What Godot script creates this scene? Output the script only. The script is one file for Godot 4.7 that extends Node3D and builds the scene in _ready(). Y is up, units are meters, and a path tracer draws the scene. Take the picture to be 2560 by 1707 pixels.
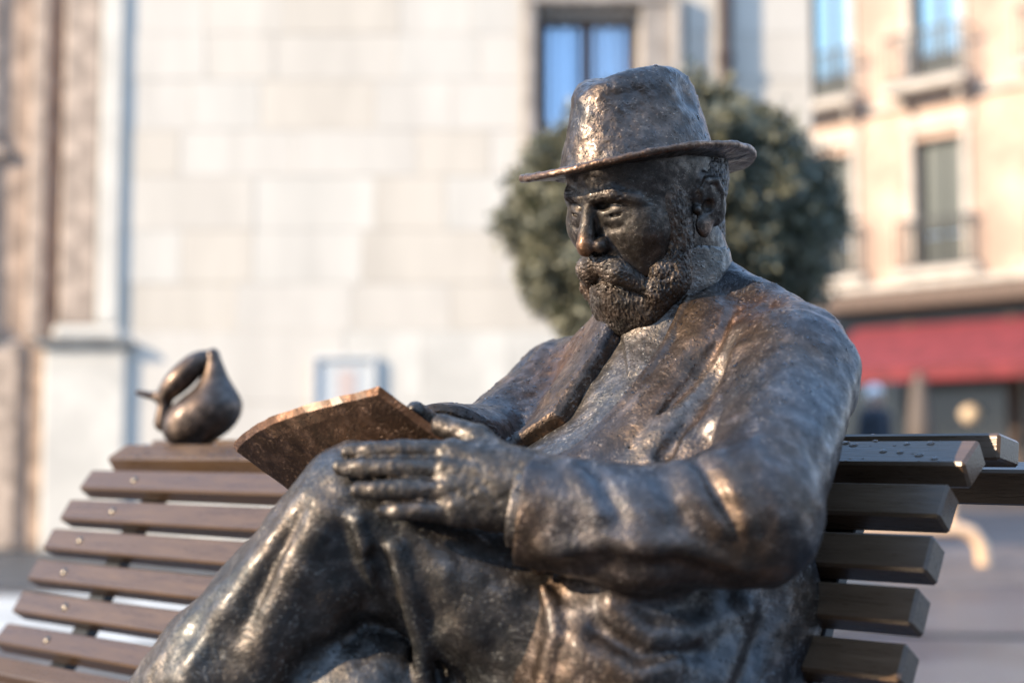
extends Node3D
# A bronze reader on a slatted bench in a sunny square, seen at eye level with a 50 mm lens.

# ------------------------------------------------------------------ solid modelling: distance fields meshed with surface nets
const FINE := 1.0

class Prim:
	var t := 0          # 0 round cone, 1 ellipsoid, 2 box, 3 stroke, 4 grain, 5 polygon cut, 6 polygon emboss, 7 hat crown, 8 hat brim, 9 half space
	var op := 0         # 0 union, 1 subtract, 2 intersect
	var k := 0.0
	var a := Vector3.ZERO
	var b := Vector3.ZERO
	var ib := 0.0
	var ra := 0.0
	var rb := 0.0
	var m := Basis()
	var s := Vector3.ONE
	var c := Vector3.ZERO
	var br := 1e6
	var w := 0.0
	var h := 0.0
	var pts := PackedVector3Array()
	var poly := PackedVector2Array()
	var n: FastNoiseLite

	func copy() -> Prim:
		# every worker thread reads its own copy
		var p := Prim.new()
		p.t = t
		p.op = op
		p.k = k
		p.a = a
		p.b = b
		p.ib = ib
		p.ra = ra
		p.rb = rb
		p.m = m
		p.s = s
		p.w = w
		p.h = h
		if pts.size():
			p.pts = pts.duplicate()
		if poly.size():
			p.poly = poly.duplicate()
		if n:
			p.n = n.duplicate()
		return p

class Field:
	var prims: Array[Prim] = []
	var cell := 0.005
	var lo := Vector3.ZERO
	var hi := Vector3.ZERO
	var reach := 0.016
	var tint := Color(1, 1, 1)
	var tint2 := Color(1, 1, 1)
	var spots := []
	var tone: FastNoiseLite
	var worn_and_lit := []          # [points, width, colour]: edges rubbed bright, and a band of reflected light painted on
	var blocks: PackedVector3Array = []
	var results := []
	const B := 10

	func add(p: Prim) -> Prim:
		prims.append(p)
		return p

	func cone(a: Vector3, b: Vector3, ra: float, rb: float, k := 0.0, op := 0) -> Prim:
		var p := Prim.new()
		p.a = a
		p.b = b - a
		p.ib = 1.0 / maxf(p.b.length_squared(), 1e-12)
		p.ra = ra
		p.rb = rb
		p.k = k
		p.op = op
		p.c = (a + b) * 0.5
		p.br = a.distance_to(b) * 0.5 + maxf(ra, rb) + k
		return add(p)

	func ball(a: Vector3, r: float, k := 0.0, op := 0) -> Prim:
		return cone(a, a, r, r, k, op)

	func tube(pts: Array, rs: Array, k := 0.0, op := 0) -> void:
		for i in pts.size() - 1:
			cone(pts[i], pts[i + 1], rs[mini(i, rs.size() - 1)], rs[mini(i + 1, rs.size() - 1)], k if i == 0 else maxf(k * 0.12, 0.002), op)

	func egg(a: Vector3, r: Vector3, k := 0.0, op := 0, rot := Vector3.ZERO) -> Prim:
		var p := Prim.new()
		p.t = 1
		p.a = a
		p.m = Basis.from_euler(rot).transposed()
		p.s = Vector3(1.0 / r.x, 1.0 / r.y, 1.0 / r.z)
		p.k = k
		p.op = op
		p.c = a
		p.br = maxf(r.x, maxf(r.y, r.z)) + k
		return add(p)

	func box(a: Vector3, half: Vector3, rounding: float, basis: Basis, k := 0.0, op := 0) -> Prim:
		var p := Prim.new()
		p.t = 2
		p.a = a
		p.m = basis.transposed()
		p.s = half - Vector3.ONE * rounding
		p.ra = rounding
		p.k = k
		p.op = op
		p.c = a
		p.br = half.length() + k
		return add(p)

	func stroke(pts: Array, w: float, h: float) -> Prim:
		var p := Prim.new()
		p.t = 3
		p.pts = PackedVector3Array(pts)
		p.w = 1.0 / w
		p.h = h
		for q in pts:
			p.c += q / pts.size()
		p.br = 0.0
		for q in pts:
			p.br = maxf(p.br, p.c.distance_to(q))
		p.br += w * 2.2
		return add(p)

	func grain(c: Vector3, r: Vector3, scale: Vector3, amp: float, n: FastNoiseLite, ridged := true) -> Prim:
		var p := Prim.new()
		p.t = 4
		p.a = c
		p.s = Vector3(1.0 / r.x, 1.0 / r.y, 1.0 / r.z)
		p.b = scale
		p.h = amp
		p.n = n
		p.op = 1 if ridged else 0
		p.c = c
		p.br = maxf(r.x, maxf(r.y, r.z))
		return add(p)

	func sheet(t: int, poly: Array, o: Vector3, basis: Basis, h: float, k: float, reach: float) -> Prim:
		var p := Prim.new()
		p.t = t
		p.a = o
		p.m = basis.transposed()
		p.poly = PackedVector2Array(poly)
		p.h = h
		p.k = k
		p.w = reach
		return add(p)

	static func poly_d(q: Vector2, v: PackedVector2Array) -> float:
		var n := v.size()
		var d := (q - v[0]).length_squared()
		var s := 1.0
		var j := n - 1
		for i in n:
			var e := v[j] - v[i]
			var w := q - v[i]
			d = minf(d, (w - e * clampf(w.dot(e) / e.length_squared(), 0.0, 1.0)).length_squared())
			var c1 := q.y >= v[i].y
			var c2 := q.y < v[j].y
			var c3 := e.x * w.y > e.y * w.x
			if (c1 and c2 and c3) or not (c1 or c2 or c3):
				s = -s
			j = i
		return s * sqrt(d)

	func ev(p: Vector3, act: Array[Prim]) -> float:
		var d := 1.0
		for q in act:
			var e := 0.0
			match q.t:
				0:
					var pa := p - q.a
					var f := clampf(pa.dot(q.b) * q.ib, 0.0, 1.0)
					e = (pa - q.b * f).length() - q.ra - (q.rb - q.ra) * f
				1:
					var l := (q.m * (p - q.a)) * q.s
					var k0 := l.length()
					e = k0 * (k0 - 1.0) / maxf((l * q.s).length(), 1e-6)
				2:
					var l := (q.m * (p - q.a)).abs() - q.s
					e = l.max(Vector3.ZERO).length() + minf(maxf(l.x, maxf(l.y, l.z)), 0.0) - q.ra
				3:
					if absf(d) > reach:
						continue
					var best := 1e6
					var v := q.pts
					for i in v.size() - 1:
						var pa := p - v[i]
						var ba := v[i + 1] - v[i]
						best = minf(best, (pa - ba * clampf(pa.dot(ba) / ba.length_squared(), 0.0, 1.0)).length_squared())
					var x := best * q.w * q.w
					if x < 5.0:
						d -= q.h * exp(-x)
					continue
				4:
					if absf(d) > reach:
						continue
					var l := ((p - q.a) * q.s).length_squared()
					if l < 1.0:
						var g := q.n.get_noise_3dv(p * q.b)
						if q.op == 1:
							g = 0.55 - absf(g) * 2.0
						d -= q.h * g * minf(1.0, (1.0 - l) * 2.5)
					continue
				5:
					if d > 0.05:
						continue
					var l := q.m * (p - q.a)
					if l.z < q.w:
						continue
					e = -poly_d(Vector2(l.x, l.y), q.poly)
					d = maxf(d, e)
					continue
				6:
					if absf(d) > reach:
						continue
					var l := q.m * (p - q.a)
					if l.z < q.w:
						continue
					e = -poly_d(Vector2(l.x, l.y), q.poly)
					d -= q.h * smoothstep(-q.k, q.k, e)
					continue
				7:
					var l := q.m * (p - q.a)
					var y := l.y
					# half axes shrink upwards, leaning in towards the top
					var f := clampf(y / q.h, 0.0, 1.25)
					var rz := q.ra * (1.0 - 0.26 * f)
					var rx := q.rb * (1.0 - 0.27 * f)
					var u := Vector2(l.x / rx, l.z / rz).length()
					e = (u - 1.0) * minf(rx, rz)
					var zz := l.z / q.ra
					var top := y - q.h * (1.0 - 0.10 * maxf(0.0, zz) * zz - 0.22 * pow(maxf(0.0, -zz - 0.1), 2.0)) + 0.010 * exp(-l.x * l.x / 0.0006)
					var kk := 0.026
					var hh := maxf(kk - absf(e - top), 0.0) / kk
					e = maxf(e, top) + hh * hh * kk * 0.25
				8:
					var l := q.m * (p - q.a)
					var u := Vector2(l.x / q.rb, l.z / q.ra)
					var r := u.length()
					var curl := q.h * (u.x * u.x) * r - q.w * maxf(0.0, u.y) * u.y * r - q.w * 1.5 * maxf(0.0, -u.y) * -u.y
					var rim := (r - 1.0) * q.rb
					var l2 := Vector2(maxf(rim + 0.004, 0.0), maxf(absf(l.y - curl) - 0.0006, 0.0))
					e = l2.length() - 0.0042
				9:
					e = (p - q.a).dot(q.b)
			var k := q.k
			if q.op == 0:
				if k > 0.0:
					var x := maxf(k - absf(d - e), 0.0) / k
					d = minf(d, e) - x * x * k * 0.25
				else:
					d = minf(d, e)
			elif q.op == 1:
				e = -e
				if k > 0.0:
					var x := maxf(k - absf(d - e), 0.0) / k
					d = maxf(d, e) + x * x * k * 0.25
				else:
					d = maxf(d, e)
			else:
				d = maxf(d, e)
		return d

	func work(bi: int) -> void:
		var o := blocks[bi]
		var half := cell * (B + 2) * 0.5
		var c := o + Vector3.ONE * (cell * B * 0.5)
		var hb := half * 1.733
		var act: Array[Prim] = []
		var any := false
		for q in prims:
			if c.distance_to(q.c) < q.br + hb + 0.004:
				act.append(q.copy())
				if q.op == 0 and q.t != 3 and q.t != 4 and q.t != 6:
					any = true
		if not any:
			return
		var dc := ev(c, act)
		if absf(dc) > hb * 1.35 + 0.012:
			return
		var N := B + 2
		var step := 0.7 / cell
		var g := PackedFloat32Array()
		g.resize(N * N * N)
		var pos := false
		var neg := false
		var i := 0
		for z in N:
			for y in N:
				var x := 0
				while x < N:
					var d := ev(o + Vector3(x - 1, y - 1, z - 1) * cell, act)
					# far from the surface the next samples keep their sign
					var run := mini(N - x, maxi(1, int(absf(d) * step)))
					for r in run:
						g[i] = d
						i += 1
					x += run
					if d < 0.0:
						neg = true
					else:
						pos = true
		if not (pos and neg):
			return
		var M := N - 1
		var ids := PackedInt32Array()
		ids.resize(M * M * M)
		ids.fill(-1)
		var vs := PackedVector3Array()
		var ns := PackedVector3Array()
		var cs := PackedColorArray()
		var ix := PackedInt32Array()
		var NN := N * N
		for z in M:
			for y in M:
				for x in M:
					var j := x + y * N + z * NN
					var d0 := g[j]
					var d1 := g[j + 1]
					var d2 := g[j + N]
					var d3 := g[j + N + 1]
					var d4 := g[j + NN]
					var d5 := g[j + NN + 1]
					var d6 := g[j + NN + N]
					var d7 := g[j + NN + N + 1]
					var s := int(d0 < 0.0) + int(d1 < 0.0) + int(d2 < 0.0) + int(d3 < 0.0) + int(d4 < 0.0) + int(d5 < 0.0) + int(d6 < 0.0) + int(d7 < 0.0)
					if s == 0 or s == 8:
						continue
					var v := Vector3.ZERO
					var n := 0
					if (d0 < 0.0) != (d1 < 0.0):
						v += Vector3(d0 / (d0 - d1), 0, 0)
						n += 1
					if (d2 < 0.0) != (d3 < 0.0):
						v += Vector3(d2 / (d2 - d3), 1, 0)
						n += 1
					if (d4 < 0.0) != (d5 < 0.0):
						v += Vector3(d4 / (d4 - d5), 0, 1)
						n += 1
					if (d6 < 0.0) != (d7 < 0.0):
						v += Vector3(d6 / (d6 - d7), 1, 1)
						n += 1
					if (d0 < 0.0) != (d2 < 0.0):
						v += Vector3(0, d0 / (d0 - d2), 0)
						n += 1
					if (d1 < 0.0) != (d3 < 0.0):
						v += Vector3(1, d1 / (d1 - d3), 0)
						n += 1
					if (d4 < 0.0) != (d6 < 0.0):
						v += Vector3(0, d4 / (d4 - d6), 1)
						n += 1
					if (d5 < 0.0) != (d7 < 0.0):
						v += Vector3(1, d5 / (d5 - d7), 1)
						n += 1
					if (d0 < 0.0) != (d4 < 0.0):
						v += Vector3(0, 0, d0 / (d0 - d4))
						n += 1
					if (d1 < 0.0) != (d5 < 0.0):
						v += Vector3(1, 0, d1 / (d1 - d5))
						n += 1
					if (d2 < 0.0) != (d6 < 0.0):
						v += Vector3(0, 1, d2 / (d2 - d6))
						n += 1
					if (d3 < 0.0) != (d7 < 0.0):
						v += Vector3(1, 1, d3 / (d3 - d7))
						n += 1
					v /= n
					var ux := 1.0 - v.x
					var uy := 1.0 - v.y
					var uz := 1.0 - v.z
					var gr := Vector3(
						((d1 - d0) * uy + (d3 - d2) * v.y) * uz + ((d5 - d4) * uy + (d7 - d6) * v.y) * v.z,
						((d2 - d0) * ux + (d3 - d1) * v.x) * uz + ((d6 - d4) * ux + (d7 - d5) * v.x) * v.z,
						((d4 - d0) * ux + (d5 - d1) * v.x) * uy + ((d6 - d2) * ux + (d7 - d3) * v.x) * v.y)
					var p := o + (Vector3(x - 1, y - 1, z - 1) + v) * cell
					ids[x + y * M + z * M * M] = vs.size()
					vs.append(p)
					ns.append(gr.normalized())
					var col := tint
					if tone:
						col = tint.lerp(tint2, clampf(0.5 + tone.get_noise_3dv(p) * 1.3, 0.0, 1.0))
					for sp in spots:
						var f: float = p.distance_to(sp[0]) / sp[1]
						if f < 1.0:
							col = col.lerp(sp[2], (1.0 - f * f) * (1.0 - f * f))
					for wn in worn_and_lit:
						var wp: Array = wn[0]
						var best := 1e6
						for i2 in wp.size() - 1:
							var wa: Vector3 = wp[i2]
							var wb: Vector3 = wp[i2 + 1]
							var ba := wb - wa
							best = minf(best, (p - wa - ba * clampf((p - wa).dot(ba) / ba.length_squared(), 0.0, 1.0)).length())
						if best < wn[1]:
							col = col.lerp(wn[2], 1.0 - best / wn[1])
					cs.append(col)
		for z in range(1, M):
			for y in range(1, M):
				for x in range(1, M):
					var j := x + y * N + z * NN
					var a := g[j] < 0.0
					var q := x + y * M + z * M * M
					if x < M and a != (g[j + 1] < 0.0) and x <= B:
						face(ix, ids[q], ids[q - M], ids[q - M - M * M], ids[q - M * M], a)
					if a != (g[j + N] < 0.0):
						face(ix, ids[q], ids[q - M * M], ids[q - 1 - M * M], ids[q - 1], a)
					if a != (g[j + NN] < 0.0):
						face(ix, ids[q], ids[q - 1], ids[q - 1 - M], ids[q - M], a)
		results[bi] = [vs, ns, cs, ix]

	static func face(ix: PackedInt32Array, a: int, b: int, c: int, d: int, inside: bool) -> void:
		if inside:
			ix.append_array(PackedInt32Array([a, c, b, a, d, c]))
		else:
			ix.append_array(PackedInt32Array([a, b, c, a, c, d]))

	func mesh() -> ArrayMesh:
		cell *= FINE
		if hi == lo:
			lo = Vector3.ONE * 1e6
			hi = -lo
			for q in prims:
				if q.br < 1e5 and q.op == 0 and q.t != 3 and q.t != 4:
					lo = lo.min(q.c - Vector3.ONE * q.br)
					hi = hi.max(q.c + Vector3.ONE * q.br)
		var n := ((hi - lo) / (cell * B)).ceil()
		for z in int(n.z):
			for y in int(n.y):
				for x in int(n.x):
					blocks.append(lo + Vector3(x, y, z) * cell * B)
		results.resize(blocks.size())
		var id := WorkerThreadPool.add_group_task(work, blocks.size(), -1, true)
		WorkerThreadPool.wait_for_group_task_completion(id)
		var vs := PackedVector3Array()
		var ns := PackedVector3Array()
		var cs := PackedColorArray()
		var ix := PackedInt32Array()
		for r in results:
			if r == null:
				continue
			var at := vs.size()
			vs.append_array(r[0])
			ns.append_array(r[1])
			cs.append_array(r[2])
			var part: PackedInt32Array = r[3]
			for i in part.size():
				part[i] += at
			ix.append_array(part)
		results.clear()
		var arr := []
		arr.resize(Mesh.ARRAY_MAX)
		arr[Mesh.ARRAY_VERTEX] = vs
		arr[Mesh.ARRAY_NORMAL] = ns
		arr[Mesh.ARRAY_COLOR] = cs
		arr[Mesh.ARRAY_INDEX] = ix
		var am := ArrayMesh.new()
		am.add_surface_from_arrays(Mesh.PRIMITIVE_TRIANGLES, arr)
		return am

# ------------------------------------------------------------------ small helpers
var rng := RandomNumberGenerator.new()
var M := {}

func noise(seed_: int, freq: float, octaves := 3, kind := FastNoiseLite.TYPE_SIMPLEX_SMOOTH) -> FastNoiseLite:
	var n := FastNoiseLite.new()
	n.seed = seed_
	n.noise_type = kind
	n.frequency = freq
	n.fractal_octaves = octaves
	if octaves < 2:
		n.fractal_type = FastNoiseLite.FRACTAL_NONE
	return n

func lin(r: float, g: float, b: float) -> Color:
	return Color(r, g, b).linear_to_srgb()

func tag(o: Node, label := "", category := "", group := "", kind := "") -> Node:
	if label:
		o.set_meta("label", label)
	if category:
		o.set_meta("category", category)
	if group:
		o.set_meta("group", group)
	if kind:
		o.set_meta("kind", kind)
	return o

var taken := {}
func numbered(called: String, parent: Node) -> String:
	var key := str(parent.get_instance_id()) + called
	var n: int = taken.get(key, 0)
	taken[key] = n + 1
	return called if n == 0 else "%s_%03d" % [called, n]

func thing(called: String, at: Vector3, turn := 0.0) -> Node3D:
	var o := Node3D.new()
	o.name = numbered(called, self)
	add_child(o)
	o.position = at
	o.rotation.y = turn
	return o

func part(called: String, mesh: Mesh, m: Material, parent: Node, xf := Transform3D()) -> MeshInstance3D:
	var o := MeshInstance3D.new()
	o.name = numbered(called, parent)
	o.mesh = mesh
	o.material_override = m
	parent.add_child(o, true)
	o.transform = xf
	return o

func xf(p: Vector3, b := Basis()) -> Transform3D:
	return Transform3D(b, p)

# a box with bevelled edges, 44 triangles
func bevel_box(size: Vector3, bev := 0.004) -> ArrayMesh:
	var st := SurfaceTool.new()
	st.begin(Mesh.PRIMITIVE_TRIANGLES)
	add_bevel_box(st, size, bev, Transform3D())
	return st.commit()

func quad(st: SurfaceTool, a: Vector3, b: Vector3, c: Vector3, d: Vector3, out: Vector3) -> void:
	# a, b, c, d in order round the quad; wound so that it faces out
	var n := (b - a).cross(c - a)
	if n.length() < 1e-12:
		n = (c - a).cross(d - a)
	var o := [a, b, c, a, c, d] if n.dot(out) < 0.0 else [a, c, b, a, d, c]
	var nn := n.normalized() * (1.0 if n.dot(out) > 0.0 else -1.0)
	for v: Vector3 in o:
		st.set_normal(nn)
		st.add_vertex(v)

func add_bevel_box(st: SurfaceTool, size: Vector3, bev: float, x: Transform3D) -> void:
	var h := size * 0.5
	var e := minf(bev, minf(h.x, minf(h.y, h.z)) * 0.9)
	var ax := [Vector3.RIGHT, Vector3.UP, Vector3.BACK]
	for i in 3:
		for s: float in [-1.0, 1.0]:
			var u: Vector3 = ax[(i + 1) % 3]
			var v: Vector3 = ax[(i + 2) % 3]
			var n: Vector3 = ax[i] * s
			var hu := h[(i + 1) % 3] - e
			var hv := h[(i + 2) % 3] - e
			var c := n * h[i]
			quad(st, x * (c + u * hu + v * hv), x * (c - u * hu + v * hv), x * (c - u * hu - v * hv), x * (c + u * hu - v * hv), x.basis * n)
	for i in 3:
		var w: Vector3 = ax[i]
		var hw := h[i] - e
		for su: float in [-1.0, 1.0]:
			for sv: float in [-1.0, 1.0]:
				var u: Vector3 = ax[(i + 1) % 3] * su
				var v: Vector3 = ax[(i + 2) % 3] * sv
				var hu := h[(i + 1) % 3]
				var hv := h[(i + 2) % 3]
				var p := u * hu + v * (hv - e)
				var q := u * (hu - e) + v * hv
				quad(st, x * (p + w * hw), x * (q + w * hw), x * (q - w * hw), x * (p - w * hw), x.basis * (u + v))
	for sx: float in [-1.0, 1.0]:
		for sy: float in [-1.0, 1.0]:
			for sz: float in [-1.0, 1.0]:
				var s := Vector3(sx, sy, sz)
				var a := x * (s * Vector3(h.x, h.y - e, h.z - e))
				var b := x * (s * Vector3(h.x - e, h.y, h.z - e))
				var c := x * (s * Vector3(h.x - e, h.y - e, h.z))
				var n := (b - a).cross(c - a)
				var flip := n.dot(x.basis * s) > 0.0
				for v: Vector3 in ([a, c, b] if flip else [a, b, c]):
					st.set_normal((x.basis * s).normalized())
					st.add_vertex(v)

# a solid turned round y: profile of (radius, height)
func lathe(prof: Array, seg := 24) -> ArrayMesh:
	var turn := 0.0
	for i in prof.size() - 1:
		turn += (prof[i].x + prof[i + 1].x) * (prof[i + 1].y - prof[i].y)
	if turn < 0.0:
		prof.reverse()
	var st := SurfaceTool.new()
	st.begin(Mesh.PRIMITIVE_TRIANGLES)
	st.set_smooth_group(0)
	for i in prof.size() - 1:
		for j in seg:
			var t0 := TAU * j / seg
			var t1 := TAU * (j + 1) / seg
			var a := Vector3(cos(t0) * prof[i].x, prof[i].y, sin(t0) * prof[i].x)
			var b := Vector3(cos(t1) * prof[i].x, prof[i].y, sin(t1) * prof[i].x)
			var c := Vector3(cos(t1) * prof[i + 1].x, prof[i + 1].y, sin(t1) * prof[i + 1].x)
			var d := Vector3(cos(t0) * prof[i + 1].x, prof[i + 1].y, sin(t0) * prof[i + 1].x)
			for v: Vector3 in [a, c, d, a, b, c]:
				st.add_vertex(v)
	st.index()
	st.generate_normals()
	return st.commit()

# a round bar along a list of points
func pipe(pts: Array, r: float, seg := 10) -> ArrayMesh:
	var st := SurfaceTool.new()
	st.begin(Mesh.PRIMITIVE_TRIANGLES)
	var rings := []
	var side := Vector3.RIGHT
	for i in pts.size():
		var d: Vector3 = (pts[mini(i + 1, pts.size() - 1)] - pts[maxi(i - 1, 0)]).normalized()
		side = (side - d * side.dot(d))
		if side.length() < 0.05:
			side = d.cross(Vector3.UP if absf(d.y) < 0.9 else Vector3.RIGHT)
		side = side.normalized()
		var up := d.cross(side)
		var ring := []
		for j in seg:
			var t := TAU * j / seg
			ring.append([pts[i] + (side * cos(t) + up * sin(t)) * r, side * cos(t) + up * sin(t)])
		rings.append(ring)
	for i in pts.size() - 1:
		for j in seg:
			var k := (j + 1) % seg
			for q in [rings[i][j], rings[i + 1][k], rings[i][k], rings[i][j], rings[i + 1][j], rings[i + 1][k]]:
				st.set_normal(q[1])
				st.add_vertex(q[0])
	for e in [0, pts.size() - 1]:
		var d: Vector3 = (pts[0] - pts[1]).normalized() if e == 0 else (pts[-1] - pts[-2]).normalized()
		for j in seg:
			var k := (j + 1) % seg
			var tri := [pts[e], rings[e][k][0], rings[e][j][0]] if e != 0 else [pts[e], rings[e][j][0], rings[e][k][0]]
			for v: Vector3 in tri:
				st.set_normal(d)
				st.add_vertex(v)
	return st.commit()

func joined(list: Array) -> ArrayMesh:
	var st := SurfaceTool.new()
	for l in list:
		st.append_from(l[0], 0, l[1])
	return st.commit()

# ------------------------------------------------------------------ materials
func grey(n: FastNoiseLite, size: int) -> PackedByteArray:
	var im := n.get_seamless_image(size, size, false, false, 0.12, true)
	im.convert(Image.FORMAT_L8)
	return im.get_data()

func texture(size: int, data: PackedByteArray, format := Image.FORMAT_L8) -> ImageTexture:
	var im := Image.create_from_data(size, size, false, format, data)
	im.generate_mipmaps()
	return ImageTexture.create_from_image(im)

func std(c: Color, rough := 0.8, metal := 0.0) -> StandardMaterial3D:
	var m := StandardMaterial3D.new()
	m.albedo_color = c
	m.roughness = rough
	m.metallic = metal
	return m

func triplanar(m: StandardMaterial3D, metres: float, world := false) -> StandardMaterial3D:
	m.uv1_triplanar = true
	m.uv1_world_triplanar = world
	m.uv1_scale = Vector3.ONE / metres
	m.uv1_triplanar_sharpness = 3.0
	return m

func stained(base: Color, dark: float, freq: float, seed_: int, metres: float, bump := 0.0, rough := 0.85) -> StandardMaterial3D:
	# a matt surface with broad and fine mottling
	var S := 512
	var a := grey(noise(seed_, freq, 5), S)
	var b := grey(noise(seed_ + 7, freq * 6.0, 3), S)
	var out := PackedByteArray()
	var hgt := PackedByteArray()
	out.resize(S * S)
	hgt.resize(S * S)
	for i in S * S:
		var v := a[i] / 255.0 * 0.65 + b[i] / 255.0 * 0.35
		out[i] = int(255.0 * lerpf(dark, 1.0, clampf((v - 0.25) * 2.0, 0.0, 1.0)))
		hgt[i] = int(255.0 * v)
	var m := std(base, rough)
	m.albedo_texture = texture(S, out)
	if bump > 0.0:
		m.heightmap_enabled = true
		m.heightmap_texture = texture(S, hgt)
		m.heightmap_scale = bump
	return triplanar(m, metres)

func rough_up(data: PackedByteArray, by: float) -> PackedByteArray:
	var out := data.duplicate()
	for i in out.size():
		out[i] = mini(255, out[i] + int(by * 255.0))
	return out

func make_bronze() -> void:
	var S := 768
	var lump := grey(noise(11, 0.012, 4), S)
	var fine := grey(noise(12, 0.05, 4), S)
	var rid := noise(13, 0.016, 3)
	rid.fractal_type = FastNoiseLite.FRACTAL_RIDGED
	rid.domain_warp_enabled = true
	rid.domain_warp_amplitude = 40.0
	rid.domain_warp_frequency = 0.02
	var vein := grey(rid, S)
	var cel := noise(14, 0.035, 1, FastNoiseLite.TYPE_CELLULAR)
	cel.cellular_return_type = FastNoiseLite.RETURN_DISTANCE
	cel.cellular_jitter = 1.0
	var pit := grey(cel, S)
	var broad := grey(noise(16, 0.006, 3), S)
	var col := PackedByteArray()
	col.resize(S * S * 3)
	var rough := PackedByteArray()
	rough.resize(S * S)
	var met := PackedByteArray()
	met.resize(S * S)
	var hgt := PackedByteArray()
	hgt.resize(S * S)
	for i in S * S:
		var l := lump[i] / 255.0
		var f := fine[i] / 255.0
		var v := smoothstep(0.7, 0.86, vein[i] / 255.0) * smoothstep(0.4, 0.58, f) * (0.3 + 0.7 * smoothstep(0.42, 0.72, broad[i] / 255.0))
		var p := (1.0 - smoothstep(0.03, 0.2, pit[i] / 255.0)) * smoothstep(0.42, 0.62, f)
		var t := clampf((l - 0.3) * 1.9, 0.0, 1.0)
		var base := Color(0.46, 0.435, 0.415).lerp(Color(0.68, 0.625, 0.585), t * 0.7 + f * 0.3)
		base *= 0.93 + 0.14 * smoothstep(0.25, 0.75, broad[i] / 255.0)
		base = base.lerp(Color(0.44, 0.46, 0.45), smoothstep(0.55, 0.8, f) * 0.5)
		base = base.lerp(Color(1.0, 0.96, 0.90), v * 0.8)
		base = base.lerp(Color(0.09, 0.075, 0.065), p * 0.5)
		col[i * 3] = int(255.0 * base.r)
		col[i * 3 + 1] = int(255.0 * base.g)
		col[i * 3 + 2] = int(255.0 * base.b)
		met[i] = int(255.0 * (1.0 - 0.6 * v - 0.25 * smoothstep(0.6, 0.8, l)))
		rough[i] = int(255.0 * clampf(0.30 + 0.14 * (1.0 - t) + 0.14 * f + 0.12 * v, 0.1, 1.0))
		hgt[i] = int(255.0 * clampf(0.25 + 0.22 * l + 0.32 * f + 0.26 * v - 0.5 * p, 0.0, 1.0))
	var tc := texture(S, col, Image.FORMAT_RGB8)
	var tr := texture(S, rough)
	var th := texture(S, hgt)
	var tm := texture(S, met)
	for v in [["bronze", 0.21, 1.2], ["bronze_face", 0.15, 0.6], ["bronze_cloth", 0.23, 1.9]]:
		var m := std(Color(0.85, 0.84, 0.83), 1.0, 0.95)
		m.vertex_color_use_as_albedo = true
		m.albedo_texture = tc
		m.roughness_texture = tr
		m.metallic_texture = tm
		m.heightmap_enabled = true
		m.heightmap_texture = th
		m.heightmap_scale = v[2] * 0.105
		m.metallic_specular = 0.5
		m.clearcoat_enabled = true
		m.clearcoat = 0.12
		m.clearcoat_roughness = 0.2
		M[v[0]] = triplanar(m, v[1])
	M.bronze_cloth.roughness_texture = texture(S, rough_up(rough, 0.06))
	M.bronze_face.roughness_texture = texture(S, rough_up(rough, 0.08))
	var hm := (M.bronze_face as StandardMaterial3D).duplicate() as StandardMaterial3D
	hm.roughness_texture = texture(S, rough_up(rough, 0.2))
	M.bronze_hair = hm
	var bk := (M.bronze as StandardMaterial3D).duplicate() as StandardMaterial3D
	bk.vertex_color_use_as_albedo = false
	bk.albedo_color = Color(0.52, 0.42, 0.35)
	M.book = bk
	var po := bk.duplicate() as StandardMaterial3D
	po.albedo_color = Color(0.64, 0.50, 0.40)
	po.roughness_texture = texture(S, rough_up(rough, 0.12))
	M.polished = po
	# the bench: dark brown lacquered slats
	var s2 := grey(noise(31, 0.01, 4), S)
	var sc := PackedByteArray()
	sc.resize(S * S)
	var sr := PackedByteArray()
	sr.resize(S * S)
	for i in S * S:
		var f := fine[i] / 255.0
		var l := s2[i] / 255.0
		var p := 1.0 - smoothstep(0.02, 0.12, pit[i] / 255.0)
		sc[i] = int(255.0 * clampf(0.84 + 0.16 * l + 0.08 * (f - 0.5) + 0.1 * p, 0.0, 1.0))
		sr[i] = int(255.0 * clampf(0.20 + 0.14 * f + 0.10 * l - 0.1 * p, 0.05, 1.0))
	var sm := std(lin(0.105, 0.060, 0.033), 1.0, 0.1)
	sm.albedo_texture = texture(S, sc)
	sm.roughness_texture = texture(S, sr)
	sm.metallic_specular = 0.4
	sm.heightmap_enabled = true
	sm.heightmap_texture = texture(S, fine)
	sm.heightmap_scale = 0.02
	M.slat = triplanar(sm, 0.3)
	sm.uv1_scale = Vector3(0.55, 6.0, 6.0)   # grain runs along the slats
	M.iron = std(lin(0.03, 0.03, 0.032), 0.45, 0.6)
	M.bolt = std(lin(0.16, 0.13, 0.10), 0.35, 0.9)
	var w := StandardMaterial3D.new()
	w.albedo_color = Color(1, 1, 1, 0.0)
	w.roughness = 0.02
	w.refraction_enabled = true
	w.refraction_scale = 0.033
	M.water = w

# ------------------------------------------------------------------ camera, sky, sun
const EYE := Vector3(1.168, 0.90, 1.628)

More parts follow.
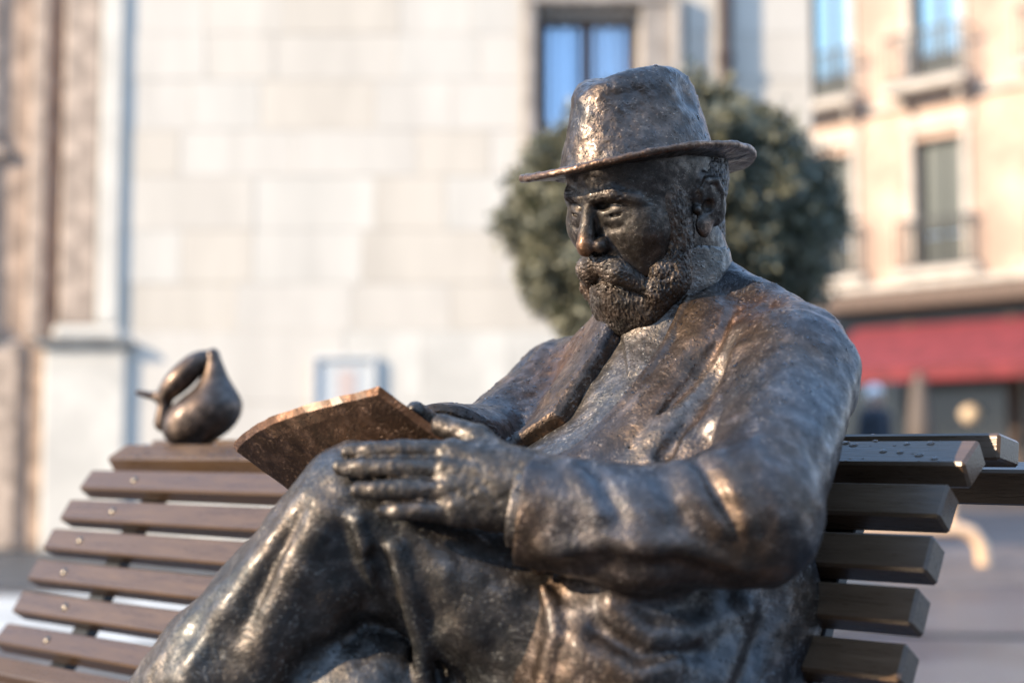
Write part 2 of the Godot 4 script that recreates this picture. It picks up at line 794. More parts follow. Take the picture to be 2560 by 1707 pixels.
func make_view() -> void:
	var cam := Camera3D.new()
	cam.name = "camera"
	add_child(cam)
	cam.position = EYE
	cam.rotation = Vector3(deg_to_rad(4.393), deg_to_rad(42.0), 0.0)
	cam.fov = 26.99
	cam.near = 0.05
	cam.far = 400.0
	var at := CameraAttributesPhysical.new()
	at.frustum_focal_length = 50.0
	at.frustum_focus_distance = 1.83
	at.frustum_near = 0.05
	at.frustum_far = 400.0
	at.exposure_aperture = 2.0
	cam.attributes = at
	var sky := ProceduralSkyMaterial.new()
	sky.sky_top_color = Color(0.52, 0.68, 0.88)
	sky.sky_horizon_color = Color(0.84, 0.89, 0.92)
	sky.sky_curve = 0.14
	sky.sky_energy_multiplier = 1.1
	sky.ground_bottom_color = Color(0.30, 0.28, 0.26)
	sky.ground_horizon_color = Color(0.55, 0.53, 0.50)
	sky.ground_energy_multiplier = 0.5
	sky.sun_angle_max = 20.0
	var sk := Sky.new()
	sk.sky_material = sky
	var env := Environment.new()
	env.background_mode = Environment.BG_SKY
	env.sky = sk
	env.tonemap_mode = Environment.TONE_MAPPER_LINEAR
	env.tonemap_exposure = 2.5
	env.sdfgi_enabled = true
	env.ssao_enabled = true
	env.ssil_enabled = true
	var we := WorldEnvironment.new()
	we.name = "world_environment"
	we.environment = env
	add_child(we)
	var sun := DirectionalLight3D.new()
	sun.name = "sun"
	sun.light_energy = 1.25
	sun.light_color = Color(1.0, 0.935, 0.83)
	sun.light_angular_distance = 0.5
	sun.shadow_enabled = true
	add_child(sun)
	var to_sun := (RIGHT * -0.84 + Vector3.UP * 0.42 + BACK * 0.35).normalized()
	sun.look_at_from_position(to_sun * 10.0, Vector3.ZERO)

# the view's own axes on the ground: lateral, and back towards the viewer
const RIGHT := Vector3(0.743145, 0, -0.669131)
const BACK := Vector3(0.669131, 0, 0.743145)
const TURN := 0.7330383

func out_there(lateral: float, y: float, depth: float) -> Vector3:
	return Vector3(EYE.x, y, EYE.z) + RIGHT * lateral - BACK * depth

func _ready() -> void:
	rng.seed = 7
	make_view()
	make_bronze()
	make_background()
	make_bench()
	make_statue()
	make_bird()

# ------------------------------------------------------------------ the bronze reader
const U := 0.012086          # one centimetre of a life-size head on this larger head
const TX := Vector3(0.975, 0.171, 0.143)
const TY := Vector3(-0.057, 0.810, -0.584)
const TZ := Vector3(-0.216, 0.561, 0.799)
const CHEST := Vector3(0.05, 0.86, 0.19)

func hv(x: float, y: float, z: float) -> Vector3:
	return Vector3(x, y, z) * U

const BROWN := Color(0.56, 0.45, 0.37)
const OLIVE := Color(0.37, 0.36, 0.34)

func head_field() -> Field:
	var f := Field.new()
	f.cell = 0.0022
	f.tint = Color(0.38, 0.34, 0.31)
	f.tint2 = OLIVE
	f.tone = noise(41, 14.0, 3)
	f.spots = [[hv(2.2, 3.4, 9.0), 0.020, Color(0.30, 0.27, 0.25)], [hv(3.8, 3.3, 8.2), 0.018, Color(0.30, 0.27, 0.25)], [hv(-2.2, 3.4, 9.0), 0.020, Color(0.30, 0.27, 0.25)], [hv(0, -1.7, 11.0), 0.026, Color(1.0, 0.62, 0.40)], [hv(7.9, -2.0, -0.3), 0.016, Color(0.8, 0.56, 0.42)]]
	# skull, face, jaw
	f.egg(hv(0, 4.5, -0.3), hv(7.5, 8.4, 9.5))
	f.egg(hv(0, -1.5, 2.3), hv(6.3, 8.5, 6.3), 2.0 * U)
	f.egg(hv(0, -4.2, 4.2), hv(4.4, 3.8, 4.0), 1.5 * U)
	f.cone(hv(0, -3, -2.5), hv(-0.5, -13, -5.5), 5.9 * U, 6.3 * U, 1.5 * U)
	for s: float in [-1.0, 1.0]:
		f.egg(hv(4.0 * s, -0.5, 5.2), hv(2.3, 2.3, 2.4), 2.0 * U)          # cheekbone
		f.cone(hv(0.9 * s, 3.3, 8.55), hv(2.9 * s, 3.45, 8.15), 0.68 * U, 0.7 * U, 1.0 * U)   # brow
		f.cone(hv(2.9 * s, 3.45, 8.15), hv(4.9 * s, 2.6, 6.6), 0.7 * U, 0.5 * U, 0.7 * U)
	for s: float in [-1.0, 1.0]:
		f.egg(hv(2.4 * s, 2.25, 9.4), hv(1.9, 0.55, 1.9), 0.4 * U, 1)      # socket
	# nose
	f.cone(hv(0, 3.0, 8.65), hv(0, -1.35, 10.2), 0.66 * U, 0.95 * U, 0.6 * U)
	f.ball(hv(0, -1.75, 10.15), 1.05 * U, 0.35 * U)
	for s: float in [-1.0, 1.0]:
		f.egg(hv(1.25 * s, -1.75, 9.1), hv(0.8, 0.85, 1.1), 0.45 * U)
	for s: float in [-1.0, 1.0]:
		f.egg(hv(0.68 * s, -2.65, 9.75), hv(0.36, 0.5, 0.65), 0.25 * U, 1)
		f.stroke([hv(2.15 * s, -0.7, 9.2), hv(2.3 * s, -1.7, 9.0), hv(1.95 * s, -2.5, 9.0)], 0.3 * U, -0.16 * U)
	# eyes under heavy lids, looking down
	for s: float in [-1.0, 1.0]:
		f.egg(hv(2.6 * s, 1.95, 6.75), hv(1.5, 1.3, 1.5), 0.35 * U)
		f.stroke([hv(1.4 * s, 1.55, 7.7), hv(1.9 * s, 1.32, 8.02), hv(2.6 * s, 1.22, 8.15), hv(3.3 * s, 1.32, 7.85), hv(4.0 * s, 1.6, 7.1)], 0.2 * U, -0.42 * U)   # the slit
		f.stroke([hv(1.35 * s, 1.85, 7.65), hv(1.9 * s, 1.66, 8.05), hv(2.6 * s, 1.58, 8.2), hv(3.3 * s, 1.66, 7.85), hv(4.1 * s, 1.85, 7.1)], 0.30 * U, 0.16 * U)  # upper lid edge
		f.stroke([hv(1.4 * s, 1.0, 7.8), hv(2.0 * s, 0.78, 8.15), hv(2.8 * s, 0.76, 8.15), hv(3.8 * s, 1.1, 7.25)], 0.26 * U, 0.14 * U)        # lower lid
		f.stroke([hv(1.3 * s, 0.4, 8.1), hv(2.1 * s, -0.2, 8.35), hv(3.2 * s, -0.15, 8.1), hv(4.2 * s, 0.6, 7.2)], 0.36 * U, -0.18 * U)      # bag
		f.stroke([hv(2.3 * s, -1.4, 8.8), hv(3.1 * s, -2.6, 8.3), hv(4.0 * s, -4.2, 7.4)], 0.4 * U, -0.2 * U)
		f.stroke([hv(0.8 * s, 3.3, 9.3), hv(1.9 * s, 3.5, 9.1), hv(3.2 * s, 3.45, 8.6), hv(4.9 * s, 2.7, 7.0)], 0.34 * U, 0.2 * U)
	f.stroke([hv(-4.5, 5.6, 8.4), hv(0, 5.9, 9.4), hv(4.5, 5.6, 8.4)], 0.3 * U, -0.1 * U)
	f.stroke([hv(-4.0, 4.7, 8.8), hv(0, 5.0, 9.6), hv(4.0, 4.7, 8.8)], 0.3 * U, 0.08 * U)
	f.egg(hv(0, -7.2, 4.4), hv(3.9, 3.8, 3.7), 0.6 * U)
	# ears
	for s: float in [-1.0, 1.0]:
		f.egg(hv(7.63 * s, 0.83, -1.39), hv(0.75, 3.1, 1.95), 0.4 * U, 0, Vector3(0.2, -0.35 * s, 0))
		f.tube([hv(7.41 * s, 0.40, -0.39), hv(7.76 * s, 2.05, -0.21), hv(8.02 * s, 2.92, -0.91), hv(8.32 * s, 2.75, -2.04), hv(8.37 * s, 1.27, -2.69), hv(8.11 * s, -0.30, -2.22), hv(7.76 * s, -1.34, -1.17)], [0.42 * U], 0.25 * U)
		f.tube([hv(7.80 * s, 2.05, -1.26), hv(7.98 * s, 0.83, -1.69), hv(7.85 * s, -0.38, -1.17)], [0.42 * U], 0.3 * U)
		f.egg(hv(7.50 * s, -1.69, -0.21), hv(0.62, 1.35, 1.15), 0.4 * U)
		f.ball(hv(7.37 * s, 0.14, 0.44), 0.55 * U, 0.3 * U)
		f.ball(hv(8.15 * s, 0.23, -0.61), 0.72 * U, 0.3 * U, 1)
	for s: float in [-1.0, 1.0]:
		f.grain(hv(2.8 * s, 3.4, 8.7), hv(2.9, 1.0, 2.0), Vector3(90, 190, 110), 0.13 * U, hair_noise(61))
	trim_to_hat(f)
	f.grain(hv(0, 1, 2), hv(14, 17, 17), Vector3(75, 75, 75), 0.05 * U, noise(52, 1.0, 3), false)
	return f

func head_at() -> Transform3D:
	return Transform3D(Basis.from_euler(Vector3(deg_to_rad(18.944), deg_to_rad(-7.116), deg_to_rad(-7.466))), Vector3(0.0555, 1.2174, 0.1250))

func hat_at() -> Transform3D:
	return Transform3D(Basis.from_euler(Vector3(deg_to_rad(8.2), deg_to_rad(-7.1), deg_to_rad(-0.56))), Vector3(0.039, 1.2735, 0.1218))

func trim_to_hat(f: Field) -> void:
	# the head ends just inside the hat
	var h := hat_at()
	var inv := head_at().affine_inverse()
	var p := Prim.new()
	p.t = 9
	p.op = 2
	p.a = inv * (h.origin + h.basis.y * 0.006)
	p.b = inv.basis * h.basis.y
	f.add(p)

func hair_noise(seed_: int) -> FastNoiseLite:
	var hair := noise(seed_, 1.0, 2)
	hair.domain_warp_enabled = true
	hair.domain_warp_amplitude = 0.7
	hair.domain_warp_frequency = 0.25
	return hair

func beard_field() -> Field:
	var f := Field.new()
	f.cell = 0.0019
	f.tint = Color(0.60, 0.48, 0.39)
	f.tint2 = Color(0.40, 0.39, 0.38)
	f.tone = noise(49, 16.0, 3)
	f.egg(hv(0, -8.0, 4.7), hv(4.2, 4.2, 3.9))
	f.cone(hv(0, -8.6, 5.6), hv(0, -10.8, 5.9), 3.4 * U, 2.1 * U, 1.2 * U)
	f.egg(hv(0.0, -6.9, 6.4), hv(2.9, 2.4, 2.75), 0.6 * U)
	for s: float in [-1.0, 1.0]:
		f.egg(hv(6.1 * s, 0.6, 2.2), hv(1.2, 4.4, 2.3), 0.3 * U)
		f.cone(hv(6.0 * s, -2.4, 2.2), hv(5.1 * s, -6.6, 3.4), 1.55 * U, 2.0 * U, 0.8 * U)
		f.cone(hv(5.1 * s, -6.6, 3.4), hv(2.6 * s, -9.6, 5.0), 2.0 * U, 2.3 * U, 1.0 * U)
		f.egg(hv(5.1 * s, -5.3, 5.0), hv(1.1, 1.0, 1.1), 0.6 * U)
		f.egg(hv(4.6 * s, -7.4, 5.6), hv(1.3, 1.4, 1.3), 0.8 * U)
	# the hollow of the mouth, then the moustache hanging over it
	f.tube([hv(-4.2, -8.0, 6.3), hv(-2.6, -6.55, 8.0), hv(0, -5.7, 9.1), hv(2.6, -6.55, 8.2), hv(4.4, -8.0, 6.6)], [0.30 * U], 0.2 * U, 1)
	for s: float in [-1.0, 1.0]:
		f.cone(hv(0.3 * s, -3.8, 8.65), hv(2.0 * s, -4.7, 8.15), 1.25 * U, 1.45 * U, 0.3 * U)
		f.cone(hv(2.0 * s, -4.7, 8.15), hv(4.0 * s, -6.9, 6.3), 1.45 * U, 0.8 * U, 0.3 * U)
	f.stroke([hv(0, -3.0, 9.7), hv(0, -4.8, 9.9)], 0.3 * U, -0.2 * U)
	var hair := hair_noise(51)
	f.grain(hv(0, -8.4, 5.8), hv(6.6, 5.4, 6.8), Vector3(210, 48, 210), 0.17 * U, hair)
	f.grain(hv(0, -4.4, 9.0), hv(5.0, 2.7, 3.6), Vector3(70, 210, 110), 0.16 * U, hair)
	for s: float in [-1.0, 1.0]:
		f.grain(hv(6.5 * s, -1.5, 2.0), hv(2.3, 6.0, 2.8), Vector3(210, 60, 190), 0.22 * U, hair)
		f.grain(hv(5.2 * s, -6.4, 4.4), hv(3.0, 4.2, 3.4), Vector3(170, 65, 170), 0.26 * U, hair)
	return f

func hair_field() -> Field:
	var f := Field.new()
	f.cell = 0.0024
	f.tint = Color(0.39, 0.34, 0.30)
	f.tint2 = Color(0.28, 0.29, 0.31)
	f.tone = noise(50, 16.0, 3)
	f.egg(hv(0, 3.0, -2.6), hv(7.35, 8.0, 8.0))
	f.cone(hv(0, -3.5, -5.0), hv(0, -6.0, -5.2), 5.0 * U, 4.6 * U, 1.5 * U)
	trim_to_hat(f)
	f.grain(hv(0, 2, -3), hv(10, 12, 10), Vector3(130, 130, 55), 0.22 * U, hair_noise(57))
	return f

func hands_field() -> Field:
	var f := Field.new()
	f.cell = 0.003
	f.tint = Color(0.41, 0.37, 0.34)
	f.tint2 = OLIVE
	f.tone = noise(42, 12.0, 3)
	var wrist := Vector3(0.165, 0.856, 0.488)
	var kn := [Vector3(0.094, 0.898, 0.533), Vector3(0.100, 0.878, 0.546), Vector3(0.107, 0.856, 0.551), Vector3(0.114, 0.835, 0.549)]
	var tip := [Vector3(0.010, 0.899, 0.604), Vector3(0.010, 0.882, 0.616), Vector3(0.036, 0.859, 0.614), Vector3(0.062, 0.837, 0.602)]
	f.cone(Vector3(0.195, 0.845, 0.475), wrist, 0.033, 0.030)
	for i in 4:
		f.cone(wrist + Vector3(0, (i - 1.5) * -0.012, 0), kn[i], 0.028, 0.0150, 0.020)
	for i in 4:
		var a: Vector3 = kn[i]
		var b: Vector3 = tip[i]
		var d := b - a
		var mid := a + d * 0.47 + Vector3(0.002, 0.0015, 0.004)
		var m2 := a + d * 0.76 + Vector3(0.001, 0.0, 0.003)
		var r := 0.0122 if i < 3 else 0.0108
		f.cone(a, mid, r * 1.1, r, 0.004)
		f.cone(mid, m2, r, r * 0.93, 0.001)
		f.cone(m2, b, r * 0.93, r * 0.76, 0.001)
		f.ball(a + Vector3(0.005, 0.0, -0.002), r * 1.02, 0.008)
		var outw := Vector3(0.45, 0.35, 0.8).normalized()
		f.stroke([b - d * 0.02 + outw * r * 0.8, b - d * 0.10 + outw * r * 0.85], 0.006, -0.0015)
	# thumb, going behind the book
	f.cone(Vector3(0.140, 0.876, 0.492), Vector3(0.095, 0.912, 0.492), 0.024, 0.017, 0.015)
	f.cone(Vector3(0.095, 0.912, 0.492), Vector3(0.052, 0.928, 0.505), 0.016, 0.013, 0.006)
	# tendons on the back of the hand
	for i in 4:
		f.stroke([wrist.lerp(kn[i], 0.3) + Vector3(0.012, 0.012, 0.022), kn[i] + Vector3(0.008, 0.008, 0.012)], 0.006, 0.0016)
	# his right hand on the far side of the book
	var rw := Vector3(-0.075, 0.905, 0.40)
	f.cone(Vector3(-0.10, 0.903, 0.34), rw, 0.031, 0.029)
	for i in 4:
		var k := Vector3(-0.062 - i * 0.021, 0.925 - i * 0.012, 0.470 + i * 0.004)
		f.cone(rw, k, 0.024, 0.015, 0.016)
		f.cone(k, k + Vector3(-0.012, -0.010, 0.045), 0.0135, 0.012, 0.004)
		f.cone(k + Vector3(-0.012, -0.010, 0.045), k + Vector3(-0.010, -0.035, 0.062), 0.012, 0.010, 0.003)
	f.cone(rw + Vector3(0.01, 0.005, 0.01), Vector3(-0.02, 0.93, 0.45), 0.02, 0.014, 0.01)
	f.cone(Vector3(-0.02, 0.93, 0.45), Vector3(-0.01, 0.945, 0.485), 0.0145, 0.012, 0.004)
	f.grain(Vector3(0.08, 0.87, 0.55), Vector3(0.2, 0.15, 0.2), Vector3(70, 70, 70), 0.0016, noise(53, 1.0, 3), false)
	return f

func torso(f: Field, g: float) -> void:
	# g: how far the cloth stands off
	var tb := Basis(TX, TY, TZ)
	var p := f.egg(CHEST - TZ * 0.045, Vector3(0.195 + g, 0.215 + g, 0.135 + g), 0.0)
	p.m = tb.transposed()
	p = f.egg(Vector3(0.02, 0.72, 0.30), Vector3(0.19 + g, 0.2, 0.14 + g), 0.06)
	p.m = tb.transposed()
	f.cone(Vector3(0.05, 1.06, 0.06), Vector3(0.05, 0.95, 0.08), 0.078 + g, 0.12 + g, 0.05)

func coat_field() -> Field:
	var f := Field.new()
	f.cell = 0.0044
	f.tint = Color(0.51, 0.39, 0.30)
	f.tint2 = Color(0.32, 0.33, 0.37)
	f.reach = 0.034
	f.spots = [[Vector3(0.22, 1.05, 0.12), 0.09, Color(0.72, 0.42, 0.26)], [Vector3(0.19, 0.96, 0.24), 0.06, Color(0.68, 0.43, 0.28)], [Vector3(-0.08, 1.02, 0.12), 0.13, Color(0.70, 0.46, 0.33)], [Vector3(0.27, 0.87, 0.46), 0.13, Color(0.46, 0.49, 0.55)], [Vector3(0.36, 0.95, 0.24), 0.12, Color(0.47, 0.50, 0.55)], [Vector3(0.30, 0.70, 0.36), 0.14, Color(0.44, 0.48, 0.53)]]  # the blue-grey spots paint a sky sheen on sleeve and skirt
	f.tone = noise(43, 7.0, 3)
	torso(f, 0.016)
	f.cone(Vector3(0.06, 1.02, 0.06), Vector3(0.266, 0.990, 0.120), 0.088, 0.074, 0.05)
	f.cone(Vector3(0.05, 1.02, 0.05), Vector3(-0.165, 0.985, 0.02), 0.088, 0.074, 0.05)
	f.tube([Vector3(0.103, 1.128, 0.028), Vector3(0.195, 1.080, 0.055), Vector3(0.275, 1.035, 0.092)], [0.028, 0.034, 0.04], 0.04)
	# skirts of the coat over the hips
	f.cone(Vector3(0.20, 0.86, 0.20), Vector3(0.220, 0.72, 0.20), 0.09, 0.10, 0.06)
	f.cone(Vector3(0.220, 0.72, 0.20), Vector3(0.235, 0.56, 0.30), 0.10, 0.11, 0.06)
	f.egg(Vector3(0.185, 0.66, 0.345), Vector3(0.125, 0.16, 0.135), 0.05)
	# left arm
	var cuff := Vector3(0.168, 0.840, 0.498)
	var fore := Vector3(0.270, 0.819, 0.431)
	f.tube([Vector3(0.272, 0.992, 0.122), Vector3(0.316, 0.912, 0.230), Vector3(0.345, 0.831, 0.337)], [0.074, 0.069, 0.069], 0.03)
	f.tube([Vector3(0.345, 0.831, 0.337), fore, cuff], [0.069, 0.066, 0.060], 0.03)
	# right arm
	f.tube([Vector3(-0.175, 0.980, 0.03), Vector3(-0.155, 0.905, 0.19), Vector3(-0.135, 0.892, 0.235), Vector3(-0.085, 0.90, 0.375)], [0.074, 0.066, 0.062, 0.05], 0.03)
	# hollow cuff
	var d := (cuff - fore).normalized()
	var bx := d.cross(Vector3.UP).normalized()
	f.box(cuff + d * 0.075, Vector3(0.085, 0.085, 0.075), 0.002, Basis(bx, bx.cross(d) * -1.0, d), 0.0, 1)
	f.cone(cuff - d * 0.05, cuff + d * 0.05, 0.048, 0.049, 0.0, 1)
	# the open front, its lapels and the collar
	var tb := Basis(TX, TY, TZ)
	f.sheet(5, [Vector2(0.015, 0.25), Vector2(0.012, 0.183), Vector2(-0.005, 0.087), Vector2(-0.015, 0.031), Vector2(-0.054, 0.0), Vector2(-0.11, -0.06), Vector2(-0.08, -0.16), Vector2(0.0, -0.12), Vector2(0.033, -0.073), Vector2(0.057, -0.041), Vector2(0.088, 0.044), Vector2(0.103, 0.146), Vector2(0.108, 0.25)], CHEST, tb, 0.0, 0.0, 0.0)
	f.stroke([Vector3(0.150, 1.075, 0.135), Vector3(0.162, 1.038, 0.174), Vector3(0.149, 0.985, 0.218), Vector3(0.138, 0.950, 0.250), Vector3(0.112, 0.888, 0.300)], 0.024, 0.010)
	f.stroke([Vector3(0.190, 1.085, 0.120), Vector3(0.200, 1.042, 0.168), Vector3(0.188, 1.0045, 0.190), Vector3(0.172, 0.944, 0.250), Vector3(0.148, 0.886, 0.298)], 0.0065, -0.012)
	f.stroke([Vector3(0.118, 1.095, 0.130), Vector3(0.1268, 1.036, 0.180), Vector3(0.1141, 0.9605, 0.252), Vector3(0.0867, 0.8915, 0.304)], 0.0065, 0.010)
	f.sheet(6, [Vector2(0.015, 0.26), Vector2(0.012, 0.183), Vector2(-0.005, 0.087), Vector2(-0.015, 0.031), Vector2(-0.054, 0.0), Vector2(-0.11, -0.05), Vector2(-0.15, 0.0), Vector2(-0.17, 0.10), Vector2(-0.155, 0.198), Vector2(-0.127, 0.19), Vector2(-0.13, 0.225), Vector2(-0.09, 0.26)], CHEST, tb, 0.009, 0.005, -0.06)
	f.worn_and_lit = [
		[[Vector3(0.225, 1.035, 0.165), Vector3(0.205, 0.985, 0.205), Vector3(0.190, 0.94, 0.25), Vector3(0.165, 0.89, 0.295)], 0.026, Color(0.86, 0.80, 0.74)],  # broad pale band beside the lapel: reflected light painted on
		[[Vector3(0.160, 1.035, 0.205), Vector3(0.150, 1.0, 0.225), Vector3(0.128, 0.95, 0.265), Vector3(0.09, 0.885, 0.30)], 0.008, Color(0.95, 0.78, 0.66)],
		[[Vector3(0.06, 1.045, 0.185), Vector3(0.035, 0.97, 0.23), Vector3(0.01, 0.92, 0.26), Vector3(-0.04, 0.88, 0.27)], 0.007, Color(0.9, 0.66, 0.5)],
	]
	# folds
	var folds := [
		[[Vector3(0.310, 0.889, 0.417), Vector3(0.343, 0.858, 0.434), Vector3(0.366, 0.824, 0.422)], 0.012, 0.007],
		[[Vector3(0.330, 0.893, 0.385), Vector3(0.372, 0.858, 0.405), Vector3(0.384, 0.828, 0.405)], 0.011, 0.007],
		[[Vector3(0.320, 0.891, 0.402), Vector3(0.357, 0.858, 0.420), Vector3(0.374, 0.826, 0.414)], 0.007, -0.006],
		[[Vector3(0.285, 0.889, 0.436), Vector3(0.318, 0.862, 0.452), Vector3(0.335, 0.828, 0.450)], 0.012, -0.004],
		[[Vector3(0.222, 0.889, 0.494), Vector3(0.253, 0.867, 0.503), Vector3(0.273, 0.837, 0.508)], 0.012, 0.004],
		[[Vector3(0.240, 0.885, 0.480), Vector3(0.268, 0.862, 0.490), Vector3(0.290, 0.835, 0.492)], 0.010, -0.005],
		[[Vector3(0.368, 0.779, 0.395), Vector3(0.339, 0.802, 0.459), Vector3(0.287, 0.806, 0.504), Vector3(0.222, 0.796, 0.522)], 0.014, 0.007],
		[[Vector3(0.368, 0.760, 0.385), Vector3(0.339, 0.782, 0.446), Vector3(0.287, 0.784, 0.492), Vector3(0.222, 0.775, 0.512)], 0.014, -0.008],
		[[Vector3(0.211, 0.996, 0.195), Vector3(0.211, 0.938, 0.251), Vector3(0.198, 0.892, 0.285)], 0.013, -0.012],
		[[Vector3(0.242, 1.021, 0.195), Vector3(0.235, 0.986, 0.203), Vector3(0.240, 0.935, 0.253)], 0.014, 0.008],
		[[Vector3(0.06, 0.86, 0.33), Vector3(0.15, 0.84, 0.33), Vector3(0.24, 0.86, 0.31)], 0.02, -0.010],
		[[Vector3(-0.21, 1.03, 0.06), Vector3(-0.19, 0.97, 0.14), Vector3(-0.17, 0.92, 0.22)], 0.011, 0.008],
		[[Vector3(-0.17, 1.05, 0.07), Vector3(-0.15, 0.98, 0.15), Vector3(-0.14, 0.93, 0.22)], 0.010, 0.008],
		[[Vector3(-0.19, 1.04, 0.065), Vector3(-0.17, 0.975, 0.145), Vector3(-0.155, 0.925, 0.22)], 0.008, -0.006],
		[[Vector3(0.242, 0.735, 0.448), Vector3(0.279, 0.709, 0.423), Vector3(0.300, 0.711, 0.375), Vector3(0.299, 0.726, 0.289)], 0.013, 0.010],
		[[Vector3(0.235, 0.715, 0.456), Vector3(0.275, 0.688, 0.432), Vector3(0.300, 0.69, 0.375)], 0.011, -0.009],
		[[Vector3(0.219, 0.695, 0.470), Vector3(0.268, 0.668, 0.445), Vector3(0.294, 0.680, 0.405)], 0.013, 0.009],
		[[Vector3(0.360, 0.768, 0.30), Vector3(0.304, 0.709, 0.298), Vector3(0.311, 0.660, 0.351)], 0.016, 0.010],
		[[Vector3(0.335, 0.735, 0.26), Vector3(0.315, 0.685, 0.30), Vector3(0.320, 0.63, 0.351)], 0.014, -0.008],
		[[Vector3(0.163, 0.775, 0.472), Vector3(0.168, 0.755, 0.471), Vector3(0.180, 0.732, 0.469), Vector3(0.190, 0.707, 0.475), Vector3(0.177, 0.657, 0.480)], 0.010, 0.014],
		[[Vector3(0.355, 0.99, 0.12), Vector3(0.37, 0.93, 0.20)], 0.02, 0.004],
		[[Vector3(0.222, 1.092, 0.080), Vector3(0.220, 1.075, 0.13), Vector3(0.196, 1.055, 0.16)], 0.006, 0.006],
	]
	for s in folds:
		f.stroke(s[0], s[1], s[2])
	f.grain(Vector3(0.1, 0.85, 0.2), Vector3(0.6, 0.6, 0.6), Vector3(16, 16, 16), 0.003, noise(54, 1.0, 2), false)
	f.grain(Vector3(0.1, 0.85, 0.2), Vector3(0.6, 0.6, 0.6), Vector3(55, 55, 55), 0.0009, noise(55, 1.0, 3), false)
	f.lo = Vector3(-0.30, 0.50, -0.09)
	f.hi = Vector3(0.44, 1.15, 0.58)
	return f

func shirt_field() -> Field:
	var f := Field.new()
	f.cell = 0.004
	f.tint = Color(0.80, 0.76, 0.72)
	f.tint2 = Color(0.48, 0.51, 0.53)
	f.reach = 0.03
	f.tone = noise(44, 11.0, 3)
	torso(f, 0.002)
	# standing collar, parted in front
	f.cone(Vector3(0.048, 1.03, 0.055), Vector3(0.056, 1.165, 0.078), 0.090, 0.082, 0.02)
	f.cone(Vector3(0.05, 1.30, 0.08), Vector3(0.05, 1.25, 0.08), 0.12, 0.12, 0.0, 1)
	var tb := Basis(TX, TY, TZ)
	f.sheet(6, [Vector2(0.0, 0.2), Vector2(0.058, 0.098), Vector2(0.115, 0.14), Vector2(0.12, 0.22)], CHEST, tb, 0.005, 0.003, 0.0)
	f.stroke([Vector3(0.050, 1.075, 0.165), Vector3(0.0585, 1.047, 0.182), Vector3(0.0818, 1.003, 0.214)], 0.004, -0.009)
	f.stroke([Vector3(0.060, 1.075, 0.16), Vector3(0.0685, 1.047, 0.178), Vector3(0.0905, 1.003, 0.210)], 0.004, 0.004)
	f.stroke([Vector3(0.0818, 1.003, 0.214), Vector3(0.05, 0.94, 0.25), Vector3(0.0, 0.87, 0.28)], 0.006, -0.003)
	f.worn_and_lit = [[[Vector3(0.058, 1.075, 0.165), Vector3(0.067, 1.047, 0.182), Vector3(0.089, 1.003, 0.214)], 0.006, Color(1.0, 0.8, 0.66)]]
	var cuff := Vector3(0.168, 0.840, 0.498)
	var d := Vector3(-0.102, 0.021, 0.067).normalized()
	f.cone(cuff - d * 0.05, cuff + d * 0.03, 0.044, 0.043)
	var bx := d.cross(Vector3.UP).normalized()
	f.box(cuff + d * 0.062, Vector3(0.085, 0.085, 0.05), 0.002, Basis(bx, bx.cross(d) * -1.0, d), 0.0, 1)
	f.cone(cuff - d * 0.02, cuff + d * 0.05, 0.037, 0.037, 0.0, 1)
	f.grain(CHEST, Vector3(0.4, 0.4, 0.4), Vector3(45, 45, 45), 0.0014, noise(56, 1.0, 3), false)
	f.lo = Vector3(-0.20, 0.74, 0.02)
	f.hi = Vector3(0.26, 1.18, 0.56)
	return f

